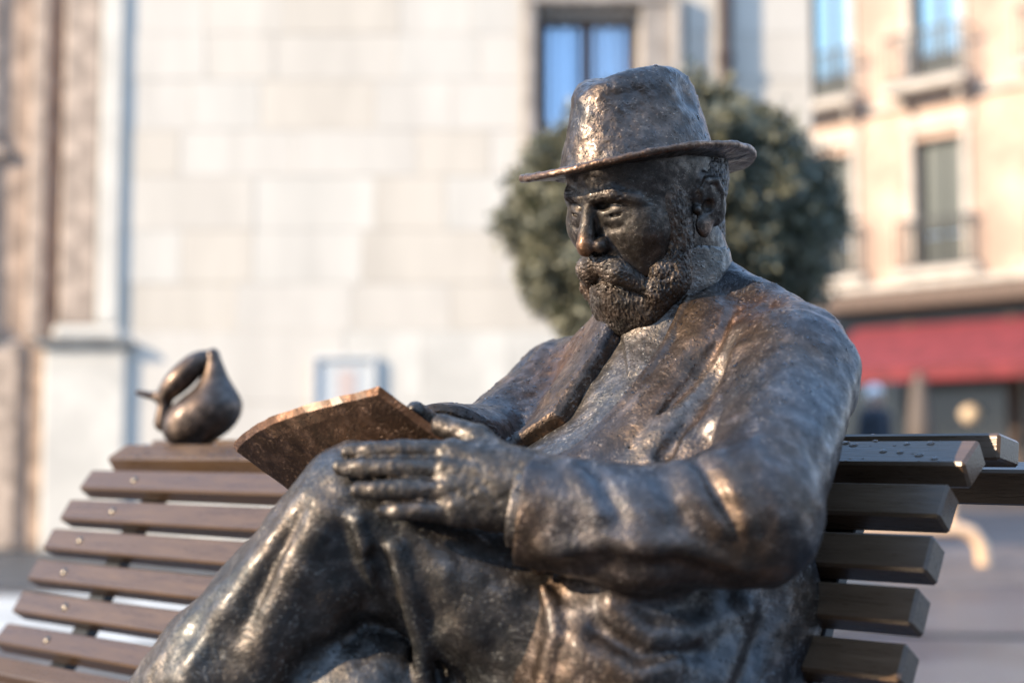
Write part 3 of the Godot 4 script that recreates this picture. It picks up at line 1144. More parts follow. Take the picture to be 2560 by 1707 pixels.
func trousers_field() -> Field:
	var f := Field.new()
	f.cell = 0.0055
	f.tint = Color(0.52, 0.49, 0.46)
	f.tint2 = Color(0.36, 0.40, 0.43)
	f.reach = 0.04
	f.tone = noise(45, 8.0, 3)
	f.egg(Vector3(0.0, 0.60, 0.34), Vector3(0.20, 0.12, 0.15))
	f.cone(Vector3(0.12, 0.69, 0.36), Vector3(-0.035, 0.828, 0.543), 0.112, 0.080, 0.03)
	f.cone(Vector3(-0.035, 0.828, 0.543), Vector3(-0.18, 0.642, 0.630), 0.080, 0.080, 0.02)
	f.cone(Vector3(-0.18, 0.642, 0.630), Vector3(-0.30, 0.46, 0.69), 0.080, 0.075, 0.02)
	f.cone(Vector3(-0.10, 0.58, 0.36), Vector3(-0.057, 0.618, 0.520), 0.1, 0.082, 0.03)
	f.cone(Vector3(-0.057, 0.618, 0.520), Vector3(-0.05, 0.20, 0.60), 0.082, 0.068, 0.02)
	var folds := [
		[[Vector3(0.050, 0.791, 0.575), Vector3(0.053, 0.753, 0.560), Vector3(0.042, 0.703, 0.530), Vector3(0.035, 0.64, 0.510)], 0.011, 0.022],
		[[Vector3(0.036, 0.780, 0.582), Vector3(0.030, 0.748, 0.568), Vector3(0.014, 0.705, 0.538)], 0.014, -0.026],
		[[Vector3(0.010, 0.810, 0.616), Vector3(0.009, 0.772, 0.603), Vector3(0.004, 0.732, 0.567)], 0.012, -0.012],
		[[Vector3(0.026, 0.824, 0.606), Vector3(0.026, 0.782, 0.593), Vector3(0.020, 0.743, 0.569)], 0.009, 0.009],
		[[Vector3(-0.015, 0.835, 0.628), Vector3(-0.030, 0.790, 0.640), Vector3(-0.055, 0.739, 0.645), Vector3(-0.085, 0.651, 0.640)], 0.020, 0.014],
		[[Vector3(-0.036, 0.850, 0.626), Vector3(-0.079, 0.784, 0.651), Vector3(-0.117, 0.718, 0.679), Vector3(-0.140, 0.654, 0.707)], 0.014, 0.008],
		[[Vector3(-0.03, 0.83, 0.63), Vector3(-0.06, 0.775, 0.648), Vector3(-0.09, 0.70, 0.67)], 0.010, -0.007],
		[[Vector3(0.07, 0.82, 0.57), Vector3(0.09, 0.77, 0.54), Vector3(0.10, 0.70, 0.50)], 0.016, 0.006],
	]
	for s in folds:
		f.stroke(s[0], s[1], s[2])
	f.grain(Vector3(0, 0.6, 0.5), Vector3(0.7, 0.7, 0.7), Vector3(15, 15, 15), 0.005, noise(57, 1.0, 2), false)
	f.grain(Vector3(0, 0.6, 0.5), Vector3(0.7, 0.7, 0.7), Vector3(60, 60, 60), 0.001, noise(58, 1.0, 3), false)
	f.lo = Vector3(-0.40, 0.40, 0.18)
	f.hi = Vector3(0.28, 0.95, 0.80)
	return f

func hat_field() -> Field:
	var f := Field.new()
	f.cell = 0.0024
	f.tint = Color(0.50, 0.41, 0.35)
	f.tint2 = Color(0.33, 0.34, 0.36)
	f.tone = noise(46, 13.0, 3)
	var hb := Basis.from_euler(Vector3(deg_to_rad(8.2), deg_to_rad(-7.1), deg_to_rad(-0.56)))
	var o := Vector3(0.039, 1.2735, 0.1218)
	var p := Prim.new()
	p.t = 7
	p.a = o
	p.m = hb.transposed()
	p.ra = 0.116
	p.rb = 0.098
	p.h = 0.131
	p.c = o + hb.y * 0.07
	p.br = 0.17
	f.add(p)
	f.reach = 0.03
	var dents := [[Vector3(0.066, 0.078, 0.058), 0.046, -0.010], [Vector3(-0.066, 0.078, 0.058), 0.046, -0.010], [Vector3(0.074, 0.090, -0.028), 0.022, -0.010], [Vector3(-0.074, 0.090, -0.028), 0.022, -0.010]]
	for dn in dents:
		var q: Vector3 = o + hb * dn[0]
		f.stroke([q, q + hb.y * 0.004], dn[1], dn[2])
	p = Prim.new()
	p.t = 9
	p.op = 2
	p.a = o + hb.y * -0.004
	p.b = -hb.y
	f.add(p)
	p = Prim.new()
	p.t = 8
	p.a = o
	p.m = hb.transposed()
	p.ra = 0.170
	p.rb = 0.147
	p.h = 0.0145
	p.w = 0.004
	p.k = 0.008
	p.c = o
	p.br = 0.19
	f.add(p)
	var ring := []
	for i in 41:
		var t := TAU * i / 40.0
		var c := sin(t) * 0.147
		ring.append(o + hb * Vector3(c, 0.0145 * pow(sin(t), 2.0), cos(t) * 0.170))
	f.worn_and_lit.append([ring, 0.010, Color(1.0, 0.66, 0.46)])
	f.grain(o, Vector3(0.3, 0.3, 0.3), Vector3(38, 38, 38), 0.0016, noise(59, 1.0, 3), false)
	f.lo = o - Vector3(0.20, 0.05, 0.20)
	f.hi = o + Vector3(0.20, 0.19, 0.20)
	return f

func book_mesh() -> Array:
	# one half of an open book, its leaves arched between the free corner and the back
	var A := Vector3(-0.233, 0.900, 0.568)
	var ex := Vector3(-0.018, 0.964, 0.536) - A
	var ey := Vector3(0.045, -0.043, -0.038)
	var nz := ex.cross(ey).normalized()
	if nz.dot(EYE - A) < 0.0:
		nz = -nz
	var up := -ey.normalized()
	var rough := noise(60, 30.0, 3)
	var N := 40
	var K := 14
	var at := func(i: int, k: int, side: float) -> Vector3:
		var t := float(i) / N
		var w := float(k) / K
		var p := A + ex * t + ey * 3.2 * w
		# the leaf edge rises quickly from the corner and flattens at the back
		p += up * (0.020 * sin(PI * pow(t, 0.85)) * (1.0 - 0.5 * w)) + nz * (0.012 * sin(PI * t))
		var thick := 0.0095 * (0.75 + 0.25 * sin(PI * clampf(t * 1.1, 0.0, 1.0)))
		var round_ := 1.0
		if i == 0 or i == N or k == 0:
			round_ = 0.72
		if side < 0.0 and k == 0:
			p += up * 0.0085
		if side < 0.0 and i == N:
			p += ex.normalized() * 0.0085
		return p + nz * (thick * 0.5 * side * round_) + Vector3(rough.get_noise_3dv(p * 1.0), rough.get_noise_3dv(p * 1.3), 0) * 0.0012
	var st := SurfaceTool.new()
	st.begin(Mesh.PRIMITIVE_TRIANGLES)
	for side: float in [1.0, -1.0]:
		for i in N:
			for k in K:
				quad(st, at.call(i, k, side), at.call(i + 1, k, side), at.call(i + 1, k + 1, side), at.call(i, k + 1, side), nz * side)
	for k in K:
		quad(st, at.call(0, k, 1.0), at.call(0, k + 1, 1.0), at.call(0, k + 1, -1.0), at.call(0, k, -1.0), -ex)
	for i in N:
		quad(st, at.call(i, K, 1.0), at.call(i + 1, K, 1.0), at.call(i + 1, K, -1.0), at.call(i, K, -1.0), -up)
	var se := SurfaceTool.new()
	se.begin(Mesh.PRIMITIVE_TRIANGLES)
	for i in N:
		quad(se, at.call(i, 0, 1.0), at.call(i + 1, 0, 1.0), at.call(i + 1, 0, -1.0), at.call(i, 0, -1.0), up)
	for k in K:
		quad(se, at.call(N, k, 1.0), at.call(N, k + 1, 1.0), at.call(N, k + 1, -1.0), at.call(N, k, -1.0), ex)
	return [st.commit(), se.commit()]

func drops_on(mesh: ArrayMesh, count: int, need: Callable, called: String, parent: Node, at: Transform3D) -> void:
	# rain drops standing on the upward faces
	var arr := mesh.surface_get_arrays(0)
	var vs: PackedVector3Array = arr[Mesh.ARRAY_VERTEX]
	var ns: PackedVector3Array = arr[Mesh.ARRAY_NORMAL]
	var pick: Array[Transform3D] = []
	var guard := 0
	while pick.size() < count and guard < count * 60:
		guard += 1
		var i := rng.randi() % vs.size()
		if not need.call(vs[i], ns[i]):
			continue
		var n := ns[i]
		var u := n.cross(Vector3(0.3, 0.2, 1)).normalized()
		var r := 0.0010 + 0.0022 * pow(rng.randf(), 2.0)
		var e := rng.randf_range(0.8, 1.5)
		pick.append(Transform3D(Basis(u * r * e, n * r * 0.55, u.cross(n) * r), vs[i] - n * r * 0.1))
	var sm := SphereMesh.new()
	sm.radius = 1.0
	sm.height = 2.0
	sm.radial_segments = 8
	sm.rings = 4
	var mm := MultiMesh.new()
	mm.transform_format = MultiMesh.TRANSFORM_3D
	mm.mesh = sm
	mm.instance_count = pick.size()
	for i in pick.size():
		mm.set_instance_transform(i, pick[i])
	var o := MultiMeshInstance3D.new()
	o.name = called
	o.multimesh = mm
	o.material_override = M.water
	parent.add_child(o, true)
	o.transform = at
	o.set_meta("kind", "stuff")

func make_statue() -> void:
	var root := thing("reading_statue", Vector3(0.0, 0.49, 0.36))
	tag(root, "bronze statue of a bearded man in a hat, reading cross-legged on the slatted bench", "statue")
	var back := xf(-root.position)
	var hb := Basis.from_euler(Vector3(deg_to_rad(18.944), deg_to_rad(-7.116), deg_to_rad(-7.466)))
	var hx := Transform3D(hb, Vector3(0.0555, 1.2174, 0.1250))
	var t := Time.get_ticks_msec()
	var hm := head_field().mesh()
	print("head ", Time.get_ticks_msec() - t)
	var body := joined([[hm, hx], [hands_field().mesh(), Transform3D()]])
	var bo := part("body", body, M.bronze_face, root, back)
	bo.set_meta("label", "bearded bronze head bowed over the book, with both hands")
	var hair_xf := Transform3D(Basis(), -root.position) * hx
	part("beard", beard_field().mesh(), M.bronze_hair, bo, back.affine_inverse() * hair_xf)
	part("hair", hair_field().mesh(), M.bronze_hair, bo, back.affine_inverse() * hair_xf)
	print("hands ", Time.get_ticks_msec() - t)
	var hat := hat_field().mesh()
	part("hat", hat, M.bronze, root, back)
	print("hat ", Time.get_ticks_msec() - t)
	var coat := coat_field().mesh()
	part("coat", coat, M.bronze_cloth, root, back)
	print("coat ", Time.get_ticks_msec() - t)
	part("shirt", shirt_field().mesh(), M.bronze_cloth, root, back)
	part("trousers", trousers_field().mesh(), M.bronze_cloth, root, back)
	var bkm := book_mesh()
	var bk := part("book", bkm[0], M.book, root, back)
	part("page_edge", bkm[1], M.polished, bk)
	print("statue ", Time.get_ticks_msec() - t)
	drops_on(coat, 900, func(p: Vector3, n: Vector3) -> bool: return n.y > 0.45 and p.y > 0.95, "water_drops", root, back)
	drops_on(hat, 260, func(_p: Vector3, n: Vector3) -> bool: return n.y > 0.25, "water_drops_on_hat", root, back)

func make_bird() -> void:
	var root := thing("bird_sculpture", Vector3(-1.185, 0.905, -0.045))
	tag(root, "small plump bronze bird sculpture perched on the bench's top slat", "sculpture")
	var f := Field.new()
	f.cell = 0.0035
	f.tint = Color(0.51, 0.40, 0.33)
	f.tint2 = Color(0.42, 0.36, 0.33)
	f.tone = noise(48, 12.0, 2)
	# x along the picture, in the view's own axes
	f.egg(Vector3(0.012, 0.060, 0), Vector3(0.080, 0.054, 0.056), 0.0, 0, Vector3(0, 0, 0.5))
	f.cone(Vector3(0.042, 0.088, 0), Vector3(0.036, 0.186, 0), 0.045, 0.011, 0.03)
	f.ball(Vector3(0.033, 0.182, 0), 0.012, 0.01)
	f.cone(Vector3(0.038, 0.184, 0), Vector3(0.046, 0.172, 0.004), 0.006, 0.003, 0.004)
	var m := f.mesh()
	part("body", m, M.bronze, root, xf(Vector3.ZERO, Basis(Vector3.UP, TURN)))
	var w := Field.new()
	w.cell = 0.003
	w.tint = f.tint
	w.tint2 = f.tint2
	w.tone = f.tone
	w.egg(Vector3(-0.024, 0.142, 0), Vector3(0.066, 0.026, 0.032), 0.0, 0, Vector3(0, 0, 0.80))
	w.tube([Vector3(0.028, 0.182, 0), Vector3(0.0, 0.163, 0)], [0.012, 0.02], 0.01)
	w.cone(Vector3(-0.058, 0.100, 0), Vector3(-0.062, 0.050, 0), 0.012, 0.018, 0.012)
	w.cone(Vector3(-0.062, 0.098, 0), Vector3(-0.112, 0.110, 0), 0.010, 0.006, 0.010)
	part("wing", w.mesh(), M.bronze, root, xf(Vector3.ZERO, Basis(Vector3.UP, TURN)))
	part("foot", lathe([Vector2(0.0, 0.0), Vector2(0.03, 0.0), Vector2(0.026, 0.012), Vector2(0.0, 0.014)], 16), M.bronze, root, xf(Vector3(0, -0.006, 0)))

# ------------------------------------------------------------------ the bench
func make_bench() -> void:
	var root := thing("slatted_bench", Vector3(-0.445, 0, 0.2))
	tag(root, "long park bench of dark brown slats on iron frames, wet with rain", "bench")
	var x0 := -1.345
	var x1 := 0.450
	var L := x1 - x0
	# cross-section: face centre (z, y) and the direction down the face
	var rows := [
		[Vector2(-0.083, 0.917), Vector2(-0.061, -0.010), Vector2(0.010, -0.032)],
		[Vector2(0.0285, 0.8995), Vector2(0.046, -0.028), Vector2(-0.024, -0.028)],
		[Vector2(0.096, 0.845), Vector2(0.030, -0.037), Vector2(-0.033, -0.018)],
		[Vector2(0.142, 0.7875), Vector2(0.0245, -0.0385), Vector2(-0.036, -0.014)],
		[Vector2(0.1755, 0.7325), Vector2(0.023, -0.0385), Vector2(-0.038, -0.0145)],
		[Vector2(0.207, 0.676), Vector2(0.024, -0.0375), Vector2(-0.038, -0.015)],
		[Vector2(0.236, 0.618), Vector2(0.024, -0.0375), Vector2(-0.038, -0.016)],
		[Vector2(0.270, 0.563), Vector2(0.030, -0.033), Vector2(-0.034, -0.02)],
		[Vector2(0.318, 0.518), Vector2(0.040, -0.020), Vector2(-0.018, -0.034)],
		[Vector2(0.380, 0.497), Vector2(0.046, -0.006), Vector2(-0.004, -0.036)],
		[Vector2(0.443, 0.490), Vector2(0.047, -0.001), Vector2(0.0, -0.037)],
		[Vector2(0.506, 0.489), Vector2(0.047, 0.0), Vector2(0.0, -0.037)],
		[Vector2(0.569, 0.489), Vector2(0.047, -0.002), Vector2(-0.001, -0.037)],
		[Vector2(-0.150, 0.852), Vector2(-0.016, -0.046), Vector2(-0.034, 0.012)],
	]
	var bolts := [[], [], [0.0, 1.0], [0.0, 1.0], [0.0, 1.0], [0.0, 1.0], [0.0, 1.0], [0.0, 1.0], [], [0.0, 1.0], [0.0, 1.0], [0.0, 1.0], [0.0, 1.0], []]
	for i in rows.size():
		var c: Vector2 = rows[i][0]
		var u: Vector2 = rows[i][1].normalized()
		var w: float = rows[i][1].length()
		var t: float = minf(rows[i][2].length(), 0.036)
		var v := Vector2(-u.y, u.x)
		if v.dot(rows[i][2]) < 0.0:
			v = -v
		var ax := Vector3(0, u.y, u.x)
		var ay := Vector3(0, v.y, v.x)
		var len_ := L if i < 13 else L + 0.35
		var b := Basis(Vector3.RIGHT, ax, Vector3.RIGHT.cross(ax))
		if b.z.dot(ay) < 0.0:
			pass
		var mid := Vector3((x0 + x1) * 0.5 + (0.175 if i == 13 else 0.0) + rng.randf_range(-0.003, 0.003), c.y, c.x) + ay * t * 0.5
		# each slat is cut from another stretch of the same stock, so that no two show the same grain
		var off := Vector3(rng.randf_range(-6.0, 6.0), rng.randf_range(-2.0, 2.0), rng.randf_range(-2.0, 2.0))
		var ss := SurfaceTool.new()
		ss.begin(Mesh.PRIMITIVE_TRIANGLES)
		add_bevel_box(ss, Vector3(len_, w, t), 0.0035, xf(off))
		var s := part("slat", ss.commit(), M.slat, root, xf(mid - root.position - b * off, b))
		for e in bolts[i]:
			var dx := (0.17 if i % 4 in [2, 3] else 0.115) if e < 0.5 else L - (0.165 if i % 4 in [2, 3] else 0.215)
			var bm := lathe([Vector2(0.0, 0.0045), Vector2(0.004, 0.0040), Vector2(0.0075, 0.0022), Vector2(0.0085, -0.001)], 14)
			var bb := Basis(b.x, -ay, b.x.cross(-ay))
			var pos := Vector3(x0 + dx, c.y, c.x)
			part("bolt", bm, M.bolt, s, s.transform.affine_inverse() * xf(pos - root.position, bb))
		if i in [0, 1]:
			var pick: Array[Transform3D] = []
			for k in (260 if i == 1 else 90):
				var r := 0.0012 + 0.0036 * pow(rng.randf(), 2.0)
				var pp := Vector3(rng.randf_range(x0 + 0.02, x1 - 0.02), c.y, c.x) + ax * rng.randf_range(-0.45, 0.45) * w
				pick.append(Transform3D(Basis(Vector3.RIGHT * r * rng.randf_range(0.9, 1.7), -ay * r * 0.5, ax * r), pp + root.position * -1.0))
			var sm := SphereMesh.new()
			sm.radius = 1.0
			sm.height = 2.0
			sm.radial_segments = 8
			sm.rings = 4
			var mm := MultiMesh.new()
			mm.transform_format = MultiMesh.TRANSFORM_3D
			mm.mesh = sm
			mm.instance_count = pick.size()
			for k in pick.size():
				mm.set_instance_transform(k, s.transform.affine_inverse() * pick[k])
			var o := MultiMeshInstance3D.new()
			o.name = "water_drops"
			o.multimesh = mm
			o.material_override = M.water
			s.add_child(o, true)
			o.set_meta("kind", "stuff")
	# hanging drops under the slats near the right end
	# iron frames that follow the curve behind the slats
	for fx: float in [x0 + 0.19, 0.30]:
		var list := []
		for i in range(1, 13):
			var c: Vector2 = rows[i][0]
			var u: Vector2 = rows[i][1].normalized()
			var v := Vector2(-u.y, u.x)
			if v.dot(rows[i][2]) < 0.0:
				v = -v
			c += v * 0.050
			if i > 1:
				var p0: Vector2 = list[-1]
				list.append(c)
			else:
				list.append(c)
		var st := SurfaceTool.new()
		st.begin(Mesh.PRIMITIVE_TRIANGLES)
		for i in list.size() - 1:
			var a: Vector2 = list[i]
			var d: Vector2 = list[i + 1] - a
			var ay := Vector3(0, d.y, d.x).normalized()
			var bs := Basis(Vector3.RIGHT, ay, Vector3.RIGHT.cross(ay))
			add_bevel_box(st, Vector3(0.05 + 0.0007 * (i % 2), d.length() + 0.008, 0.02 + 0.0007 * (i % 3)), 0.002, xf(Vector3(fx, a.y + d.y * 0.5, a.x + d.x * 0.5) - root.position, bs))
		part("frame", st.commit(), M.iron, root)
		for lz: Array in [[0.36, 0.05, 0.42], [0.50, 0.55, 0.44]]:
			part("leg", pipe([Vector3(fx, lz[2], lz[0]) - root.position, Vector3(fx, 0.0, lz[1]) - root.position], 0.022, 10), M.iron, root)
		part("foot_rail", bevel_box(Vector3(0.05, 0.02, 0.62), 0.003), M.iron, root, xf(Vector3(fx, 0.011, 0.3) - root.position))

# ------------------------------------------------------------------ the square behind
func wall_rows(root: Node3D, x0: float, x1: float, y0: float, y1: float, holes: Array, mats: Array, z: float, rh := 0.46) -> void:
	# courses of ashlar with recessed joints, each block a piece of its own
	var cache := {}
	var y := y0
	var row := 0
	while y < y1 - 0.05:
		var h := minf(rh * rng.randf_range(0.9, 1.1), y1 - y)
		if y1 - y - h < 0.15:
			h = y1 - y
		var x := x0
		while x < x1 - 0.02:
			var w := rng.randf_range(0.62, 1.25)
			if x == x0 and row % 2 == 1:
				w *= 0.6
			if x1 - x - w < 0.3:
				w = x1 - x
			var segs := [[x, x + w]]
			for hl: Rect2 in holes:
				if y + h > hl.position.y + 0.01 and y < hl.end.y - 0.01:
					var nxt := []
					for s in segs:
						if s[1] <= hl.position.x or s[0] >= hl.end.x:
							nxt.append(s)
						else:
							if s[0] < hl.position.x:
								nxt.append([s[0], hl.position.x])
							if s[1] > hl.end.x:
								nxt.append([hl.end.x, s[1]])
					segs = nxt
			for s in segs:
				var bw: float = s[1] - s[0]
				if bw < 0.03:
					continue
				part("stone_block", bevel_box(Vector3(bw - 0.004, h - 0.004, 0.12), 0.003), mats[rng.randi() % mats.size()], root, xf(Vector3((s[0] + s[1]) * 0.5, y + h * 0.5, z + rng.randf_range(-0.003, 0.003))))
			x += w
		y += h
		row += 1

func make_background() -> void:
	# ground
	M.plaza = stained(lin(0.075, 0.082, 0.095), 0.7, 0.008, 61, 4.0, 0.2, 0.35)
	M.sun_patch_paving = stained(lin(0.52, 0.49, 0.44), 0.8, 0.01, 64, 3.0, 0.2, 0.7)
	M.asphalt = stained(lin(0.085, 0.082, 0.08), 0.6, 0.02, 62, 3.0, 0.4, 0.75)
	M.terrace = stained(lin(0.16, 0.115, 0.09), 0.6, 0.01, 63, 5.0, 0.2, 0.7)
	var g := PlaneMesh.new()
	g.size = Vector2(240, 240)
	var gr := part("ground", g, M.plaza, self, xf(Vector3(0, 0, 0), Basis(Vector3.UP, TURN)))
	gr.set_meta("kind", "structure")
	var strip := func(called: String, lat: float, depth: float, w: float, d: float, m: Material, y: float) -> void:
		var pm := PlaneMesh.new()
		pm.size = Vector2(w, d)
		var o := part(called, pm, m, self, xf(out_there(lat, y, depth), Basis(Vector3.UP, TURN)))
		o.set_meta("kind", "structure")
	strip.call("road", -3.0, 11.0, 11.0, 3.4, M.asphalt, 0.004)
	strip.call("sun_patch_paving", -5.2, 7.75, 10.0, 2.3, M.sun_patch_paving, 0.008)  # patch of sunlight put in as a paler strip of ground
	strip.call("terrace_paving", 9.5, 19.5, 14.0, 20.0, M.terrace, 0.004)
	# drainage channel across the paving on the right
	var ch := part("drain_channel", bevel_box(Vector3(4.5, 0.012, 0.12), 0.003), M.iron, self, xf(out_there(3.3, 0.004, 6.9), Basis(Vector3.UP, TURN - 0.12)))
	ch.set_meta("kind", "structure")

	# stone facade
	var stones := []
	for i in 4:
		var v := [Color(0.63, 0.545, 0.445), Color(0.64, 0.565, 0.47), Color(0.61, 0.52, 0.415), Color(0.635, 0.555, 0.46)][i] as Color
		stones.append(stained(lin(v.r, v.g, v.b), 0.91, 0.006, 70 + i, 2.6, 0.1, 0.9))
		(stones[-1] as StandardMaterial3D).uv1_world_triplanar = true
		(stones[-1] as StandardMaterial3D).uv1_scale = Vector3(0.35, 0.05, 0.35)
	var pale := stained(lin(0.65, 0.58, 0.485), 0.9, 0.006, 75, 2.6, 0.2, 0.9)
	var mortar := std(lin(0.58, 0.51, 0.43), 0.95)
	var D := 12.8
	var fac := thing("stone_facade", out_there(0, 0, D), TURN)
	tag(fac, "tall pale ashlar facade with a barred window, across the square", "building")
	part("wall", bevel_box(Vector3(2.18 + 3.6 - 2.0 + 0.05, 9.0, 0.5), 0.01), mortar, fac, xf(Vector3(-1.66 - 0.02, 4.5, -0.37)))
	part("wall", bevel_box(Vector3(1.62, 9.0, 0.5), 0.01), mortar, fac, xf(Vector3(1.96, 4.5, -0.37)))
	part("wall", bevel_box(Vector3(0.92, 2.88, 0.498), 0.01), mortar, fac, xf(Vector3(0.70, 1.44, -0.371)))
	part("wall", bevel_box(Vector3(0.92, 4.1, 0.498), 0.01), mortar, fac, xf(Vector3(0.70, 6.95, -0.371)))
	var hole := Rect2(0.10, 2.88, 1.5, 2.05)
	wall_rows(fac, -3.55, 2.75, 0.0, 1.98, [], [pale, pale, stones[3]], -0.06, 0.66)
	wall_rows(fac, -3.55, 2.75, 1.98, 5.6, [hole], stones, -0.07)
	var upper := part("stone_block", bevel_box(Vector3(6.3, 3.4, 0.12), 0.01), stones[1], fac, xf(Vector3(-0.4, 7.3, -0.07)))
	# window in a moulded stone surround
	var jamb := stained(lin(0.40, 0.33, 0.27), 0.8, 0.01, 79, 1.5, 0.2, 0.9)
	part("window_surround", bevel_box(Vector3(0.12, 2.1, 0.22), 0.02), jamb, fac, xf(Vector3(0.165, 3.93, -0.06)))
	part("window_surround", bevel_box(Vector3(0.40, 2.1, 0.20), 0.02), jamb, fac, xf(Vector3(1.385, 3.93, -0.07)))
	part("window_surround", bevel_box(Vector3(1.36, 0.16, 0.22), 0.02), jamb, fac, xf(Vector3(0.785, 5.06, -0.06)))
	part("window_surround", bevel_box(Vector3(0.06, 2.3, 0.16), 0.01), std(lin(0.38, 0.34, 0.30), 0.9), fac, xf(Vector3(1.515, 3.93, 0.03)))
	part("sill", bevel_box(Vector3(1.5, 0.14, 0.34), 0.02), jamb, fac, xf(Vector3(0.8, 2.83, -0.02)))
	var wood := stained(lin(0.10, 0.032, 0.022), 0.7, 0.02, 80, 1.0, 0.0, 0.6)
	var win := Node3D.new()
	win.name = "window"
	fac.add_child(win)
	win.position = Vector3(0.71, 3.93, -0.30)
	for x: float in [-0.44, -0.01, 0.42]:
		part("frame", bevel_box(Vector3(0.125, 2.06, 0.07), 0.006), wood, win, xf(Vector3(x, 0, 0)))
	for y: float in [0.99, -0.99]:
		part("frame", bevel_box(Vector3(0.85, 0.08, 0.068), 0.006), wood, win, xf(Vector3(0, y, 0.001)))
	var glass := std(lin(0.50, 0.68, 0.86), 0.06, 0.45)  # the blue of reflected sky is put into the pane colour
	glass.metallic_specular = 0.9
	M.glass = glass
	M.house_glass = std(lin(0.22, 0.38, 0.52), 0.08, 0.2)  # a dimmer blue, again reflected sky put into the colour
	var sg := std(lin(0.015, 0.018, 0.02), 0.15)
	M.shop_glass = sg
	for x: float in [-0.225, 0.205]:
		part("pane", bevel_box(Vector3(0.32, 1.92, 0.012), 0.002), glass, win, xf(Vector3(x, 0, -0.012)))
	for i in 7:
		part("bar", pipe([Vector3(-0.42 + i * 0.137, -1.02, 0.19), Vector3(-0.42 + i * 0.137, 1.02, 0.19)], 0.014, 8), M.iron, win)
	# rain pipe
	var dp := thing("rain_pipe", out_there(1.945, 0, D - 0.075), TURN)
	tag(dp, "dark brown iron rain pipe running down the pale facade beside the barred window", "pipe")
	var pm := std(lin(0.05, 0.03, 0.024), 0.7)
	part("shaft", pipe([Vector3(0, 0.1, 0), Vector3(0, 9.0, 0)], 0.062, 12), pm, dp)
	for y: float in [1.4, 2.9, 4.47, 6.2]:
		part("collar", lathe([Vector2(0.062, -0.05), Vector2(0.08, -0.04), Vector2(0.08, 0.04), Vector2(0.062, 0.05)], 14), pm, dp, xf(Vector3(0, y, 0)))
	# notice case
	var nb := thing("notice_case", out_there(-1.505, 1.50, D - 0.03), TURN)
	tag(nb, "small grey framed notice case with a reddish sheet, fixed to the pale facade", "notice board")
	var grey_paint := std(lin(0.50, 0.49, 0.47), 0.6)
	for s: float in [-1.0, 1.0]:
		part("frame", bevel_box(Vector3(0.035, 0.50, 0.05), 0.005), grey_paint, nb, xf(Vector3(s * 0.27, 0, 0)))
		part("frame", bevel_box(Vector3(0.505, 0.035, 0.05), 0.005), grey_paint, nb, xf(Vector3(0, s * 0.2325, 0)))
	part("back_panel", bevel_box(Vector3(0.50, 0.43, 0.015), 0.002), std(lin(0.50, 0.49, 0.46), 0.7), nb, xf(Vector3(0, 0, -0.012)))
	part("notice", bevel_box(Vector3(0.16, 0.30, 0.004), 0.001), std(lin(0.52, 0.40, 0.34), 0.7), nb, xf(Vector3(0.02, -0.03, -0.001)))

	# carved portal pier on the left
	var brown := stained(lin(0.50, 0.34, 0.235), 0.7, 0.012, 81, 1.8, 0.5, 0.9)
	var brown2 := stained(lin(0.57, 0.42, 0.31), 0.7, 0.012, 82, 1.8, 0.4, 0.9)
	var pil := thing("stone_pilaster", out_there(-3.83, 0, D), TURN)
	tag(pil, "pale stone pilaster on a tall moulded pedestal at the facade's left corner", "pilaster")
	part("pedestal", bevel_box(Vector3(0.74, 1.82, 0.50), 0.02), pale, pil, xf(Vector3(-0.01, 0.91, -0.19)))
	part("pedestal_cap", bevel_box(Vector3(0.88, 0.07, 0.74), 0.02), stained(lin(0.30, 0.28, 0.25), 0.6, 0.02, 83, 1.0, 0.2, 0.9), pil, xf(Vector3(-0.01, 1.857, -0.25)))
	part("pilaster_base", bevel_box(Vector3(0.64, 0.14, 0.56), 0.04), pale, pil, xf(Vector3(0.0, 1.965, -0.235)))
	part("shaft", bevel_box(Vector3(0.34, 7.0, 0.46), 0.02), brown2, pil, xf(Vector3(-0.10, 5.53, -0.20)))
	part("shaft", bevel_box(Vector3(0.205, 7.0, 0.50), 0.02), pale, pil, xf(Vector3(0.175, 5.53, -0.21)))
	var por := thing("stone_portal", out_there(-5.1, 0, D), TURN)
	tag(por, "brown weathered portal masonry with a moulded ledge at the far left", "building")
	part("wall", bevel_box(Vector3(9.0, 9.0, 0.6), 0.02), brown, por, xf(Vector3(-3.61, 4.5, -0.42)))
	part("pier", bevel_box(Vector3(0.86, 1.9, 0.30), 0.03), brown2, por, xf(Vector3(0.2, 0.95, -0.22)))
	part("column", lathe([Vector2(0.30, 1.9), Vector2(0.30, 2.0), Vector2(0.245, 2.06), Vector2(0.24, 2.1), Vector2(0.23, 3.5), Vector2(0.25, 3.58), Vector2(0.26, 3.72), Vector2(0.26, 3.78), Vector2(0.24, 3.84), Vector2(0.23, 9.0)], 24), brown, por, xf(Vector3(0.28, 0, -0.30)))
	part("ledge", bevel_box(Vector3(1.6, 0.10, 0.34), 0.03), brown2, por, xf(Vector3(-0.32, 3.63, -0.20)))
	part("pier", bevel_box(Vector3(0.16, 7.0, 0.2), 0.02), brown2, por, xf(Vector3(0.74, 5.4, -0.17)))
	for i in 5:
		part("arch_moulding", pipe([Vector3(-1.1, 3.7 + i * 0.02, -0.13 - i * 0.02), Vector3(-0.75 + i * 0.06, 4.4, -0.13 - i * 0.02), Vector3(-0.2 + i * 0.07, 5.1 + i * 0.05, -0.13 - i * 0.02), Vector3(0.3 + i * 0.02, 5.8 + i * 0.1, -0.13 - i * 0.02)], 0.035, 8), brown2, por)

	# unseen houses added behind the viewer, so that the bronze reflects something dark
	var cb := thing("added_row_house", out_there(6.0, 0, -20.0), TURN)
	tag(cb, "unseen grey row house added behind the viewer to darken reflections in the bronze", "building")
